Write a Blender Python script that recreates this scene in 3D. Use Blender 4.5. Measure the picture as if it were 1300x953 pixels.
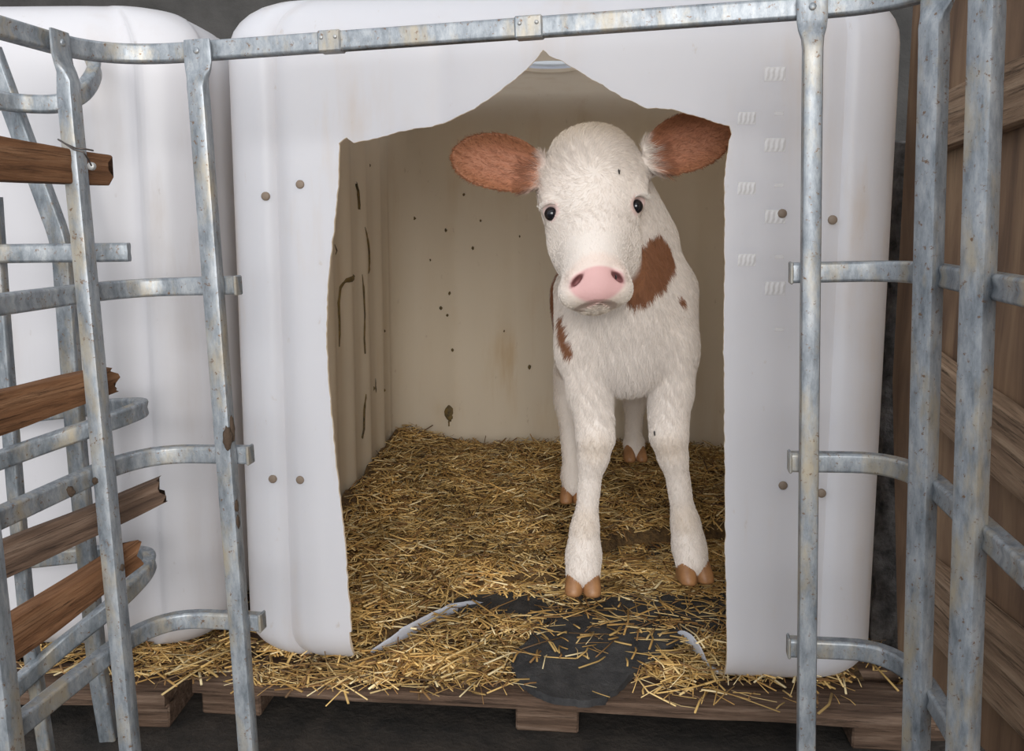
import bpy, bmesh, math, random
import numpy as np
from mathutils import Vector, Matrix, Euler, noise

for o in list(bpy.data.objects):
    bpy.data.objects.remove(o)
scn = bpy.context.scene
C = scn.collection
PI = math.pi
rnd = random.Random(7)

# ------------------------------------------------------------------ camera
CZ, PITCH, F, PX, PY = 0.77, math.radians(7.4), 1150.0, 650.0, 431.0
cam_d = bpy.data.cameras.new('camera')
cam = bpy.data.objects.new('camera', cam_d)
C.objects.link(cam)
cam.location = (0, 0, CZ)
cam.rotation_euler = (PI / 2 - PITCH, 0, 0)
cam_d.sensor_width = 36
cam_d.lens = F / 1300 * 36
cam_d.shift_y = -(476.5 - PY) / 1300
cam_d.clip_start = 0.02
scn.camera = cam

# ------------------------------------------------------------------ sky, lights, exposure
world = bpy.data.worlds.new('sky')
scn.world = world
world.use_nodes = True
wn = world.node_tree.nodes
bg = wn['Background']
bg.inputs['Color'].default_value = (0.90, 0.94, 1.0, 1)
bg.inputs['Strength'].default_value = 1.1


def area(name, loc, target, sx, sy, power, col=(1, 1, 1)):
    d = bpy.data.lights.new(name, 'AREA')
    d.shape = 'RECTANGLE'
    d.size, d.size_y, d.energy, d.color = sx, sy, power, col
    o = bpy.data.objects.new(name, d)
    C.objects.link(o)
    o.location = loc
    o.rotation_euler = (Vector(target) - Vector(loc)).to_track_quat('-Z', 'Y').to_euler()
    return o


area('front_fill_light', (0.55, -4.2, 1.75), (0.15, 1.8, 0.60), 4.2, 2.6, 330, (1.0, 0.985, 0.96))  # added fill lamp behind the camera, no real door; brightens calf and tank interior
scn.view_settings.view_transform = 'Standard'
scn.view_settings.look = 'None'
scn.view_settings.gamma = 1
scn.view_settings.use_curve_mapping = False
scn.view_settings.exposure = 0.0

# ------------------------------------------------------------------ coordinates
CP, SP = math.cos(PITCH), math.sin(PITCH)


def ray(px, py):
    a, b = (px - PX) / F, -(py - PY) / F
    return Vector((a, CP + b * SP, -SP + b * CP))


def at(px, py, Y):
    d = ray(px, py)
    return Vector((0, 0, CZ)) + d * (Y / d.y)


def at_z(px, py, z):
    d = ray(px, py)
    return Vector((0, 0, CZ)) + d * ((z - CZ) / d.z)


def at_x(px, py, X):
    d = ray(px, py)
    return Vector((0, 0, CZ)) + d * (X / d.x)


def at_plane(px, py, p, n):
    d = ray(px, py)
    o = Vector((0, 0, CZ))
    return o + d * ((Vector(p) - o).dot(n) / d.dot(n))


# ------------------------------------------------------------------ scene helpers
def tag(o, label=None, cat=None, group=None, kind=None):
    if label: o['label'] = label
    if cat: o['category'] = cat
    if group: o['group'] = group
    if kind: o['kind'] = kind
    return o


def empty(name, loc=(0, 0, 0), rot=(0, 0, 0)):
    o = bpy.data.objects.new(name, None)
    o.empty_display_size = 0.05
    C.objects.link(o)
    o.location = loc
    o.rotation_euler = rot
    return o


def link_mesh(name, me, mat=None, parent=None, smooth=True):
    o = bpy.data.objects.new(name, me)
    C.objects.link(o)
    if mat and not me.materials:
        me.materials.append(mat)
    if parent: o.parent = parent
    if smooth:
        me.polygons.foreach_set('use_smooth', [True] * len(me.polygons))
    return o


def link_bm(name, bm, mat=None, parent=None, smooth=True, angle=None):
    bmesh.ops.recalc_face_normals(bm, faces=bm.faces)
    me = bpy.data.meshes.new(name)
    bm.to_mesh(me)
    bm.free()
    if angle is not None:
        smooth = True
    o = link_mesh(name, me, mat, parent, smooth)
    if angle is not None:
        me.set_sharp_from_angle(angle=math.radians(angle))
    return o


def vcol(me, cols, name='Col'):
    a = me.color_attributes.new(name, 'FLOAT_COLOR', 'POINT')
    c = np.ones((len(me.vertices), 4), np.float32)
    c[:, :3] = cols
    a.data.foreach_set('color', c.ravel())


# ------------------------------------------------------------------ materials
class NT:
    def __init__(self, name):
        self.m = bpy.data.materials.new(name)
        self.m.use_nodes = True
        self.t = self.m.node_tree
        self.n = self.t.nodes
        self.p = self.n['Principled BSDF']
        self.out = self.n['Material Output']
        self.tc = self.n.new('ShaderNodeTexCoord')

    def lk(self, a, b):
        self.t.links.new(a, b)

    def mapping(self, scale=(1, 1, 1), rot=(0, 0, 0), src='Object'):
        mp = self.n.new('ShaderNodeMapping')
        mp.inputs['Scale'].default_value = scale
        mp.inputs['Rotation'].default_value = rot
        self.lk(self.tc.outputs[src], mp.inputs['Vector'])
        return mp.outputs['Vector']

    def noise(self, scale=5, detail=4, rough=0.55, vec=None, dist=0):
        x = self.n.new('ShaderNodeTexNoise')
        x.inputs['Scale'].default_value = scale
        x.inputs['Detail'].default_value = detail
        x.inputs['Roughness'].default_value = rough
        x.inputs['Distortion'].default_value = dist
        self.lk(vec if vec else self.mapping(), x.inputs['Vector'])
        return x.outputs['Fac']

    def ramp(self, fac, stops):
        r = self.n.new('ShaderNodeValToRGB')
        e = r.color_ramp.elements
        while len(e) < len(stops): e.new(0.5)
        for i, (p, c) in enumerate(stops):
            e[i].position = p
            e[i].color = (*c, 1) if len(c) == 3 else c
        self.lk(fac, r.inputs['Fac'])
        return r.outputs['Color']

    def mix(self, fac, a, b, mode='MIX'):
        x = self.n.new('ShaderNodeMix')
        x.data_type = 'RGBA'
        x.blend_type = mode
        for s, v in ((x.inputs[0], fac), (x.inputs[6], a), (x.inputs[7], b)):
            if isinstance(v, (int, float)): s.default_value = v
            elif isinstance(v, tuple): s.default_value = (*v, 1)
            else: self.lk(v, s)
        return x.outputs[2]

    def bump(self, h, strength=0.3, dist=0.002, prev=None):
        b = self.n.new('ShaderNodeBump')
        b.inputs['Strength'].default_value = strength
        b.inputs['Distance'].default_value = dist
        self.lk(h, b.inputs['Height'])
        if prev: self.lk(prev, b.inputs['Normal'])
        self.lk(b.outputs['Normal'], self.p.inputs['Normal'])
        return b.outputs['Normal']

    def col(self, c):
        if isinstance(c, tuple): self.p.inputs['Base Color'].default_value = (*c, 1)
        else: self.lk(c, self.p.inputs['Base Color'])

    def set(self, **k):
        for a, v in k.items():
            self.p.inputs[a.replace('_', ' ')].default_value = v


def mat_plastic(name, base, dirt, dirt_amt, streak=True, trans=0.25, tcol=(0.85, 0.8, 0.7), rough=0.38):
    t = NT(name)
    n1 = t.noise(3.0, 5, 0.6)
    n2 = t.noise(1.0, 6, 0.65, t.mapping((16, 16, 2.2)))
    n3 = t.noise(60, 3, 0.6, t.mapping((1, 1, 0.5)))
    f1 = t.ramp(n2, [(0.50, (0, 0, 0)), (0.78, (1, 1, 1))])
    f2 = t.ramp(n1, [(0.42, (0, 0, 0)), (0.70, (1, 1, 1))])
    f3 = t.ramp(n3, [(0.68, (0, 0, 0)), (0.76, (1, 1, 1))])
    f = t.mix(1.0, f1, f2, 'MULTIPLY')
    c = t.mix(t.mix(1.0, f, (dirt_amt,) * 3, 'MULTIPLY'), base, dirt)
    c = t.mix(t.mix(1.0, f3, (dirt_amt * 0.55,) * 3, 'MULTIPLY'), c, tuple(x * 0.6 for x in dirt))
    t.col(c)
    t.set(Roughness=rough)
    t.p.inputs['Specular IOR Level'].default_value = 0.4
    t.bump(t.noise(14, 3), 0.12, 0.004)
    tr = t.n.new('ShaderNodeBsdfTranslucent')
    tr.inputs['Color'].default_value = (*tcol, 1)
    ms = t.n.new('ShaderNodeMixShader')
    ms.inputs[0].default_value = trans
    t.lk(t.p.outputs[0], ms.inputs[1])
    t.lk(tr.outputs[0], ms.inputs[2])
    t.lk(ms.outputs[0], t.out.inputs['Surface'])
    return t.m


M_TANK = mat_plastic('white_tank_plastic', (0.74, 0.79, 0.90), (0.58, 0.42, 0.27), 0.85, trans=0.5, tcol=(0.95, 0.95, 0.96))
M_TANK_IN = mat_plastic('soiled_inner_plastic', (0.86, 0.74, 0.57), (0.58, 0.37, 0.13), 0.95, rough=0.5, trans=0.5, tcol=(1.0, 0.88, 0.72))
M_TANK_OLD = mat_plastic('dull_tank_plastic', (0.74, 0.73, 0.76), (0.45, 0.33, 0.22), 0.5)


def mat_galv(name, tint=(1, 1, 1)):
    t = NT(name)
    n1 = t.noise(1.0, 7, 0.72, t.mapping((70, 70, 22)))
    n2 = t.noise(1.0, 6, 0.65, t.mapping((26, 26, 9)))
    n3 = t.noise(150, 4, 0.7)
    c = t.ramp(n1, [(0.30, (0.13 * tint[0], 0.15 * tint[1], 0.17 * tint[2])), (0.52, (0.29 * tint[0], 0.315 * tint[1], 0.34 * tint[2])), (0.75, (0.47, 0.48, 0.49))])
    c = t.mix(t.ramp(n2, [(0.50, (0, 0, 0)), (0.68, (0.8, 0.8, 0.8))]), c, (0.42, 0.35, 0.24))
    c = t.mix(t.ramp(n3, [(0.60, (0, 0, 0)), (0.68, (0.9, 0.9, 0.9))]), c, (0.16, 0.085, 0.04))
    t.col(c)
    t.set(Metallic=0.35, Roughness=0.42)
    t.bump(n3, 0.25, 0.0008)
    return t.m


M_GALV = mat_galv('galvanised_steel')
M_GALV2 = mat_galv('weathered_galvanised_steel', (0.85, 0.86, 0.86))


def mat_wood(name, dark, mid, light, scale=1.0):
    t = NT(name)
    v = t.mapping((1.6 * scale, 26 * scale, 26 * scale))
    n1 = t.noise(3.2, 7, 0.62, v, 0.6)
    v2 = t.mapping((3.5 * scale, 75 * scale, 75 * scale))
    n2 = t.noise(2.6, 7, 0.75, v2, 0.5)
    n3 = t.noise(9, 3)
    c = t.ramp(n1, [(0.28, dark), (0.5, mid), (0.74, light)])
    c = t.mix(t.ramp(n2, [(0.53, (0, 0, 0)), (0.66, (0.95, 0.95, 0.95))]), c, tuple(x * 0.35 for x in dark))
    c = t.mix(t.ramp(n3, [(0.5, (0, 0, 0)), (0.8, (0.5, 0.5, 0.5))]), c, tuple(x * 0.8 for x in dark))
    t.col(c)
    t.set(Roughness=0.8)
    t.p.inputs['Specular IOR Level'].default_value = 0.2
    b = t.bump(n2, 1.0, 0.004)
    t.bump(n1, 0.5, 0.003, b)
    return t.m


M_WOOD = mat_wood('weathered_brown_wood', (0.10, 0.045, 0.02), (0.22, 0.105, 0.05), (0.36, 0.20, 0.11))
M_WOODP = mat_wood('old_pallet_wood', (0.055, 0.035, 0.025), (0.15, 0.095, 0.065), (0.27, 0.19, 0.14))
M_WOODR = mat_wood('rough_sawn_board', (0.13, 0.08, 0.05), (0.30, 0.20, 0.13), (0.44, 0.32, 0.22))


def mat_simple(name, c, rough=0.6, metal=0, bump=None, var=None):
    t = NT(name)
    if var:
        n = t.noise(var[0], 6, 0.65)
        t.col(t.ramp(n, [(0.32, var[1]), (0.70, c)]))
    else:
        t.col(c)
    t.set(Roughness=rough, Metallic=metal)
    if bump: t.bump(t.noise(bump[0], 6, 0.65), bump[1], bump[2])
    return t.m


def mat_ply():
    t = NT('brown_plywood')
    n1 = t.noise(2.2, 7, 0.6, t.mapping((9, 9, 1.1)), 0.8)
    n2 = t.noise(3, 6, 0.7, t.mapping((70, 70, 3)))
    c = t.ramp(n1, [(0.30, (0.075, 0.040, 0.022)), (0.52, (0.17, 0.100, 0.056)), (0.75, (0.27, 0.175, 0.10))])
    c = t.mix(t.ramp(n2, [(0.55, (0, 0, 0)), (0.75, (0.6, 0.6, 0.6))]), c, (0.05, 0.032, 0.022))
    t.col(c)
    t.set(Roughness=0.75)
    t.bump(n2, 0.3, 0.001)
    return t.m


M_PLY = mat_ply()
M_DARKWALL = mat_simple('dark_grey_render', (0.075, 0.07, 0.065), 0.9, bump=(40, 0.6, 0.01), var=(5, (0.035, 0.033, 0.03)))
M_STONE = mat_simple('rough_stone', (0.20, 0.18, 0.165), 0.95, bump=(35, 1.0, 0.012), var=(28, (0.02, 0.018, 0.016)))
M_FLOOR = mat_simple('damp_dark_floor', (0.045, 0.035, 0.027), 0.9, bump=(60, 0.8, 0.008), var=(20, (0.012, 0.010, 0.008)))
M_RUBBER = mat_simple('worn_black_rubber', (0.060, 0.058, 0.058), 0.8, bump=(160, 0.9, 0.003), var=(30, (0.018, 0.018, 0.019)))
M_DUNG = mat_simple('dried_dung', (0.20, 0.125, 0.03), 0.7, bump=(200, 0.8, 0.002), var=(60, (0.03, 0.022, 0.010)))
M_RUSTPLUG = mat_simple('dull_brown_plug', (0.20, 0.15, 0.11), 0.6, bump=(300, 0.5, 0.001))
M_WIRE = mat_simple('binding_wire', (0.12, 0.10, 0.09), 0.5, 0.8)
M_MARK = mat_simple('faint_grey_embossing', (0.62, 0.60, 0.60), 0.5, var=(150, (0.56, 0.54, 0.53)))
M_BOLT = mat_simple('grey_bolt', (0.42, 0.42, 0.41), 0.5, 0.5)


def mat_vcol(name, rough=0.7, spec=0.2, mixn=None, sss=0, bump=None):
    t = NT(name)
    a = t.n.new('ShaderNodeAttribute')
    a.attribute_name = 'Col'
    c = a.outputs['Color']
    if mixn:
        c = t.mix(1.0, c, t.ramp(t.noise(mixn, 5), [(0.3, (0.78, 0.78, 0.78)), (0.7, (1.08, 1.08, 1.08))]), 'MULTIPLY')
    t.col(c)
    t.set(Roughness=rough)
    t.p.inputs['Specular IOR Level'].default_value = spec
    if sss:
        t.p.inputs['Subsurface Weight'].default_value = sss
        t.p.inputs['Subsurface Radius'].default_value = (0.012, 0.006, 0.004)
        t.p.inputs['Subsurface Scale'].default_value = 1.0
    if bump: t.bump(t.noise(*bump[:1]), bump[1], bump[2])
    return t.m


M_STRAW = mat_vcol('golden_straw', 0.55, 0.35)
M_SKIN = mat_vcol('calf_skin', 0.6, 0.3, None, 0, (220, 0.35, 0.0015))
M_FUR = mat_vcol('calf_coat', 0.6, 0.25)
M_EYE = mat_simple('dark_wet_eye', (0.010, 0.009, 0.012), 0.06)
M_HOOF = mat_simple('amber_hoof_horn', (0.44, 0.22, 0.09), 0.45, bump=(90, 0.4, 0.002), var=(30, (0.24, 0.11, 0.045)))
M_FLY = mat_simple('black_fly', (0.01, 0.01, 0.01), 0.3)
M_WING = mat_simple('fly_wing', (0.10, 0.10, 0.10), 0.3)


# ------------------------------------------------------------------ mesh helpers
def rrect(w, h, r, n=3, dent=0.0):
    pts = []
    for cx, cy, a0 in ((w / 2 - r, h / 2 - r, 0), (-w / 2 + r, h / 2 - r, 90), (-w / 2 + r, -h / 2 + r, 180), (w / 2 - r, -h / 2 + r, 270)):
        for i in range(n + 1):
            a = math.radians(a0 + 90 * i / n)
            pts.append((cx + r * math.cos(a), cy + r * math.sin(a)))
        if dent:
            k = {0: (0, h / 2 - dent), 90: (-w / 2 + dent, 0), 180: (0, -h / 2 + dent), 270: (w / 2 - dent, 0)}[a0]
            pts.append(k)
    return pts


def smooth_path(P, rad, n=7):
    """polyline with its inner corners rounded by quadratic arcs"""
    P = [Vector(p) for p in P]
    out = [P[0]]
    for i in range(1, len(P) - 1):
        a, b, c = P[i - 1], P[i], P[i + 1]
        r1 = min(rad, (a - b).length * 0.49)
        r2 = min(rad, (c - b).length * 0.49)
        p0 = b + (a - b).normalized() * r1
        p1 = b + (c - b).normalized() * r2
        for k in range(n + 1):
            t = k / n
            out.append(p0 * (1 - t) ** 2 + b * 2 * t * (1 - t) + p1 * t * t)
    out.append(P[-1])
    return out


def sweep(bm, path, prof, ref, scales=None, cap=True):
    """sweep a 2-d profile (along side, along ref) down the path"""
    path = [Vector(p) for p in path]
    rings = []
    for i, p in enumerate(path):
        if i == 0: t = path[1] - p
        elif i == len(path) - 1: t = p - path[i - 1]
        else: t = (path[i + 1] - p).normalized() + (p - path[i - 1]).normalized()
        t.normalize()
        s = t.cross(ref).normalized()
        u = s.cross(t).normalized()
        sx, sy = scales[i] if scales else (1, 1)
        rings.append([bm.verts.new(p + s * x * sx + u * y * sy) for x, y in prof])
    n = len(prof)
    for a, b in zip(rings, rings[1:]):
        for j in range(n):
            bm.faces.new((a[j], a[(j + 1) % n], b[(j + 1) % n], b[j]))
    if cap:
        bm.faces.new(rings[0][::-1])
        bm.faces.new(rings[-1])
    return rings


def tube(bm, path, r, n=8):
    prof = [(r * math.cos(2 * PI * i / n), r * math.sin(2 * PI * i / n)) for i in range(n)]
    d = (Vector(path[-1]) - Vector(path[0]))
    ref = Vector((0, 0, 1)) if abs(d.normalized().z) < 0.8 else Vector((0, 1, 0))
    sweep(bm, path, prof, ref)


def box(bm, c, s, rot=None):
    g = bmesh.ops.create_cube(bm, size=1)
    m = Matrix.Translation(c) @ (rot.to_4x4() if rot else Matrix()) @ Matrix.Diagonal((*s, 1))
    bmesh.ops.transform(bm, matrix=m, verts=g['verts'])
    return g['verts']


def disc_bm(r, h, n=14):
    bm = bmesh.new()
    prof = [(0, h), (r * 0.75, h), (r, h * 0.5), (r, -h)]
    rings = []
    for rr, z in prof[1:]:
        rings.append([bm.verts.new((rr * math.cos(2 * PI * i / n), rr * math.sin(2 * PI * i / n), z)) for i in range(n)])
    top = bm.verts.new((0, 0, h))
    for i in range(n):
        bm.faces.new((top, rings[0][i], rings[0][(i + 1) % n]))
        for a, b in zip(rings, rings[1:]):
            bm.faces.new((a[i], b[i], b[(i + 1) % n], a[(i + 1) % n]))
    return bm


def board(name, a, b, height, thick, mat, parent=None, up=Vector((0, 0, 1)), seed=0, rag=0.006, taper=1.0, seg=22):
    """an old plank with worn edges and ragged ends, running from a to b"""
    a, b = Vector(a), Vector(b)
    L = (b - a).length
    X = (b - a).normalized()
    Yv = up.cross(X).normalized()
    Z = X.cross(Yv).normalized()
    bm = bmesh.new()
    prof = []
    for px_, pz_ in rrect(thick, height, min(thick, height) * 0.16, 2):
        prof.append((px_, pz_))
    # extra points along the long faces
    prof2 = []
    n = len(prof)
    for i in range(n):
        p, q = prof[i], prof[(i + 1) % n]
        prof2.append(p)
        d = math.hypot(q[0] - p[0], q[1] - p[1])
        if d > 0.02:
            k = int(d / 0.012)
            for j in range(1, k + 1):
                t = j / (k + 1)
                prof2.append((p[0] + (q[0] - p[0]) * t, p[1] + (q[1] - p[1]) * t))
    rings = []
    for i in range(seg + 1):
        t = i / seg
        sc = 1 + (taper - 1) * t
        ring = []
        for (py_, pz_) in prof2:
            v = Vector((t * L, py_, pz_ * sc))
            nz = noise.noise(Vector((v.x * 9 + seed * 3.1, v.y * 20, v.z * 20)))
            v.z += nz * rag * 0.5
            v.y += noise.noise(Vector((v.x * 12 + seed, v.y * 40, v.z * 90 + 7))) * rag * 0.28
            if i in (0, seg):
                v.x += noise.noise(Vector((v.z * 120, v.y * 70, seed * 1.7 + i))) * rag * 2.2
            ring.append(bm.verts.new(v))
        rings.append(ring)
    n = len(prof2)
    for r1, r2 in zip(rings, rings[1:]):
        for j in range(n):
            bm.faces.new((r1[j], r1[(j + 1) % n], r2[(j + 1) % n], r2[j]))
    bm.faces.new(rings[0][::-1])
    bm.faces.new(rings[-1])
    o = link_bm(name, bm, mat, parent, angle=35)
    o.matrix_world = Matrix.Translation(a) @ Matrix((X, Yv, Z)).transposed().to_4x4()
    return o


# ------------------------------------------------------------------ implicit surfaces
class Field:
    def __init__(self, xs, ys, zs):
        self.xs, self.ys, self.zs = [np.asarray(v, np.float32) for v in (xs, ys, zs)]
        self.V = np.full((len(xs), len(ys), len(zs)), 0.5, np.float32)

    def sub(self, lo, hi):
        s = []
        for ax, l, h in zip((self.xs, self.ys, self.zs), lo, hi):
            i0, i1 = np.searchsorted(ax, l), np.searchsorted(ax, h)
            s.append(slice(max(0, i0 - 1), min(len(ax), i1 + 1)))
        X = self.xs[s[0]][:, None, None]
        Y = self.ys[s[1]][None, :, None]
        Z = self.zs[s[2]][None, None, :]
        return tuple(s), X, Y, Z

    def comb(self, s, d, k, mode):
        v = self.V[s]
        if mode == 'cut':
            a, b = v, -d
            h = np.clip(0.5 - 0.5 * (a - b) / k, 0, 1)
            self.V[s] = a * (1 - h) + b * h + k * h * (1 - h)
        else:
            h = np.clip(0.5 + 0.5 * (v - d) / k, 0, 1)
            self.V[s] = v * (1 - h) + d * h - k * h * (1 - h)

    def cone(self, a, b, ra, rb, k=0.02, mode='add'):
        a, b = np.array(a, np.float32), np.array(b, np.float32)
        m = max(ra, rb) + k + 0.02
        s, X, Y, Z = self.sub(np.minimum(a, b) - m, np.maximum(a, b) + m)
        ba = b - a
        t = np.clip(((X - a[0]) * ba[0] + (Y - a[1]) * ba[1] + (Z - a[2]) * ba[2]) / float(ba @ ba), 0, 1)
        d = np.sqrt((X - a[0] - t * ba[0]) ** 2 + (Y - a[1] - t * ba[1]) ** 2 + (Z - a[2] - t * ba[2]) ** 2) - (ra + (rb - ra) * t)
        self.comb(s, d, k, mode)

    def chain(self, pts, k=0.02):
        A = np.array([p for p, r in pts], np.float32)
        mr = max(r for p, r in pts) + k + 0.02
        s, X, Y, Z = self.sub(A.min(0) - mr, A.max(0) + mr)
        D = None
        for (a, ra), (b, rb) in zip(pts, pts[1:]):
            a, b = np.array(a, np.float32), np.array(b, np.float32)
            ba = b - a
            t = np.clip(((X - a[0]) * ba[0] + (Y - a[1]) * ba[1] + (Z - a[2]) * ba[2]) / float(ba @ ba), 0, 1)
            r = ra + (rb - ra) * (t * t * (3 - 2 * t))
            d = np.sqrt((X - a[0] - t * ba[0]) ** 2 + (Y - a[1] - t * ba[1]) ** 2 + (Z - a[2] - t * ba[2]) ** 2) - r
            D = d if D is None else np.minimum(D, d)
        self.comb(s, D, k, 'add')

    def ell(self, c, r, R=None, k=0.02, mode='add'):
        """R: rows are the ellipsoid's axes"""
        c = np.array(c, np.float32)
        m = max(r) + k + 0.02
        s, X, Y, Z = self.sub(c - m, c + m)
        X, Y, Z = X - c[0], Y - c[1], Z - c[2]
        if R is None:
            U, V, W = X, Y, Z
        else:
            U, V, W = [X * float(q[0]) + Y * float(q[1]) + Z * float(q[2]) for q in R]
        k0 = np.sqrt((U / r[0]) ** 2 + (V / r[1]) ** 2 + (W / r[2]) ** 2)
        k1 = np.sqrt((U / r[0] ** 2) ** 2 + (V / r[1] ** 2) ** 2 + (W / r[2] ** 2) ** 2) + 1e-6
        self.comb(s, k0 * (k0 - 1) / k1, k, mode)

    def mesh(self):
        V, xs, ys, zs = self.V, self.xs, self.ys, self.zs
        ins = V < 0
        c = [ins[i:V.shape[0] - 1 + i, j:V.shape[1] - 1 + j, k:V.shape[2] - 1 + k].astype(np.int8) for i in (0, 1) for j in (0, 1) for k in (0, 1)]
        tot = sum(c)
        I, J, K = np.nonzero((tot > 0) & (tot < 8))
        idx = np.full(tot.shape, -1, np.int32)
        idx[I, J, K] = np.arange(len(I))
        corners = [(i, j, k) for i in (0, 1) for j in (0, 1) for k in (0, 1)]
        P, Q = {}, {}
        for q in corners:
            Q[q] = V[I + q[0], J + q[1], K + q[2]]
            P[q] = np.stack([xs[I + q[0]], ys[J + q[1]], zs[K + q[2]]], 1)
        acc = np.zeros((len(I), 3))
        cnt = np.zeros(len(I))
        for a in corners:
            for ax in range(3):
                if a[ax] == 0:
                    b = list(a); b[ax] = 1; b = tuple(b)
                    va, vb = Q[a], Q[b]
                    m = (va < 0) != (vb < 0)
                    t = np.where(m, va / np.where(m, va - vb, 1), 0)
                    acc += np.where(m[:, None], P[a] + (P[b] - P[a]) * t[:, None], 0)
                    cnt += m
        verts = acc / cnt[:, None]
        faces = []
        for ax in range(3):
            sl0 = [slice(None)] * 3; sl1 = [slice(None)] * 3
            sl0[ax] = slice(0, -1); sl1[ax] = slice(1, None)
            m = ins[tuple(sl0)] != ins[tuple(sl1)]
            G = np.nonzero(m)
            o1, o2 = [(1, 2), (2, 0), (0, 1)][ax]
            ok = (G[o1] > 0) & (G[o2] > 0) & (G[o1] < V.shape[o1] - 1) & (G[o2] < V.shape[o2] - 1)
            G = [g[ok] for g in G]
            flip = ins[G[0], G[1], G[2]]
            def cell(d1, d2):
                q = [g.copy() for g in G]
                q[o1] += d1; q[o2] += d2
                return idx[q[0], q[1], q[2]]
            f = np.stack([cell(-1, -1), cell(0, -1), cell(0, 0), cell(-1, 0)], 1)
            f = np.where(flip[:, None], f, f[:, ::-1])
            faces.append(f)
        faces = np.concatenate(faces)
        return verts, faces


def lap_smooth(v, faces, it=2, lam=0.5):
    e = np.concatenate([faces[:, [0, 1]], faces[:, [1, 2]], faces[:, [2, 3]], faces[:, [3, 0]]])
    e = np.concatenate([e, e[:, ::-1]])
    n = np.bincount(e[:, 0], minlength=len(v))[:, None]
    for _ in range(it):
        acc = np.stack([np.bincount(e[:, 0], v[e[:, 1], c], minlength=len(v)) for c in range(3)], 1)
        v = v + lam * (acc / np.maximum(n, 1) - v)
    return v


def np_mesh(name, v, faces):
    me = bpy.data.meshes.new(name)
    me.vertices.add(len(v))
    me.vertices.foreach_set('co', np.asarray(v, np.float32).ravel())
    k = faces.shape[1]
    me.loops.add(len(faces) * k)
    me.loops.foreach_set('vertex_index', faces.astype(np.int32).ravel())
    me.polygons.add(len(faces))
    me.polygons.foreach_set('loop_start', np.arange(0, len(faces) * k, k, dtype=np.int32))
    me.update(calc_edges=True)
    return me


# ================================================================== SETTING
def quad_slab(name, mn, mx, mat, **k):
    bm = bmesh.new()
    box(bm, [(a + b) / 2 for a, b in zip(mn, mx)], [b - a for a, b in zip(mn, mx)])
    o = link_bm(name, bm, mat, smooth=False)
    o['kind'] = 'structure'
    return o


FZ = -0.035
quad_slab('floor', (-4.5, -3.0, -0.14), (4.0, 3.2, FZ), M_FLOOR)
quad_slab('wall_back', (-4.5, 2.95, FZ), (4.0, 3.15, 3.0), M_DARKWALL)

# plywood sheets forming the right-hand side, far lower corner broken away
wr = empty('wall_right')
wr['kind'] = 'structure'
far_y = 1.42
sheets = [(far_y, 0.98), (0.975, 0.3), (0.295, -0.5)]
for i, (y1, y0) in enumerate(sheets):
    bm = bmesh.new()
    X0 = 0.605
    if i == 0:
        poly = [(y1 - 0.075, 0.10), (y1, 0.52), (y1 + 0.0, 1.9), (y0, 1.9), (y0, 0.10)]
    else:
        poly = [(y1, 0.10), (y1, 1.9), (y0, 1.9), (y0, 0.10)]
    lo = [bm.verts.new((X0 + 0.01 * i, y, z)) for y, z in poly]
    hi = [bm.verts.new((X0 + 0.018 + 0.01 * i, y, z)) for y, z in poly]
    bm.faces.new(lo); bm.faces.new(hi[::-1])
    for k in range(len(poly)):
        bm.faces.new((lo[k], lo[(k + 1) % len(poly)], hi[(k + 1) % len(poly)], hi[k]))
    link_bm('panel', bm, M_PLY, wr, smooth=False)
for y in (1.36, 0.62):
    bm = bmesh.new()
    box(bm, (0.68, y, 0.95 + FZ / 2), (0.07, 0.07, 1.9 - FZ))
    link_bm('post', bm, M_WOODP, wr, smooth=False)

# rough stone pillar in the gap beside the tank
bm = bmesh.new()
bmesh.ops.create_grid(bm, x_segments=2, y_segments=2, size=1)
bm.free()
bm = bmesh.new()
box(bm, (0.78, 1.62, 0.45), (0.30, 0.24, 0.9))
bmesh.ops.subdivide_edges(bm, edges=bm.edges[:], cuts=26, use_grid_fill=True)
for v in bm.verts:
    n_ = noise.noise_vector(v.co * 22) * 0.014 + noise.noise_vector(v.co * 60) * 0.006
    v.co += n_
    if v.co.z < 0.01: v.co.z = FZ
o = link_bm('stone_pillar', bm, M_STONE)
tag(o, 'rough grey stone pillar in the dark gap right of the calf tank', 'pillar')

# ================================================================== TANKS
TH = math.radians(5.6)


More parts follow.
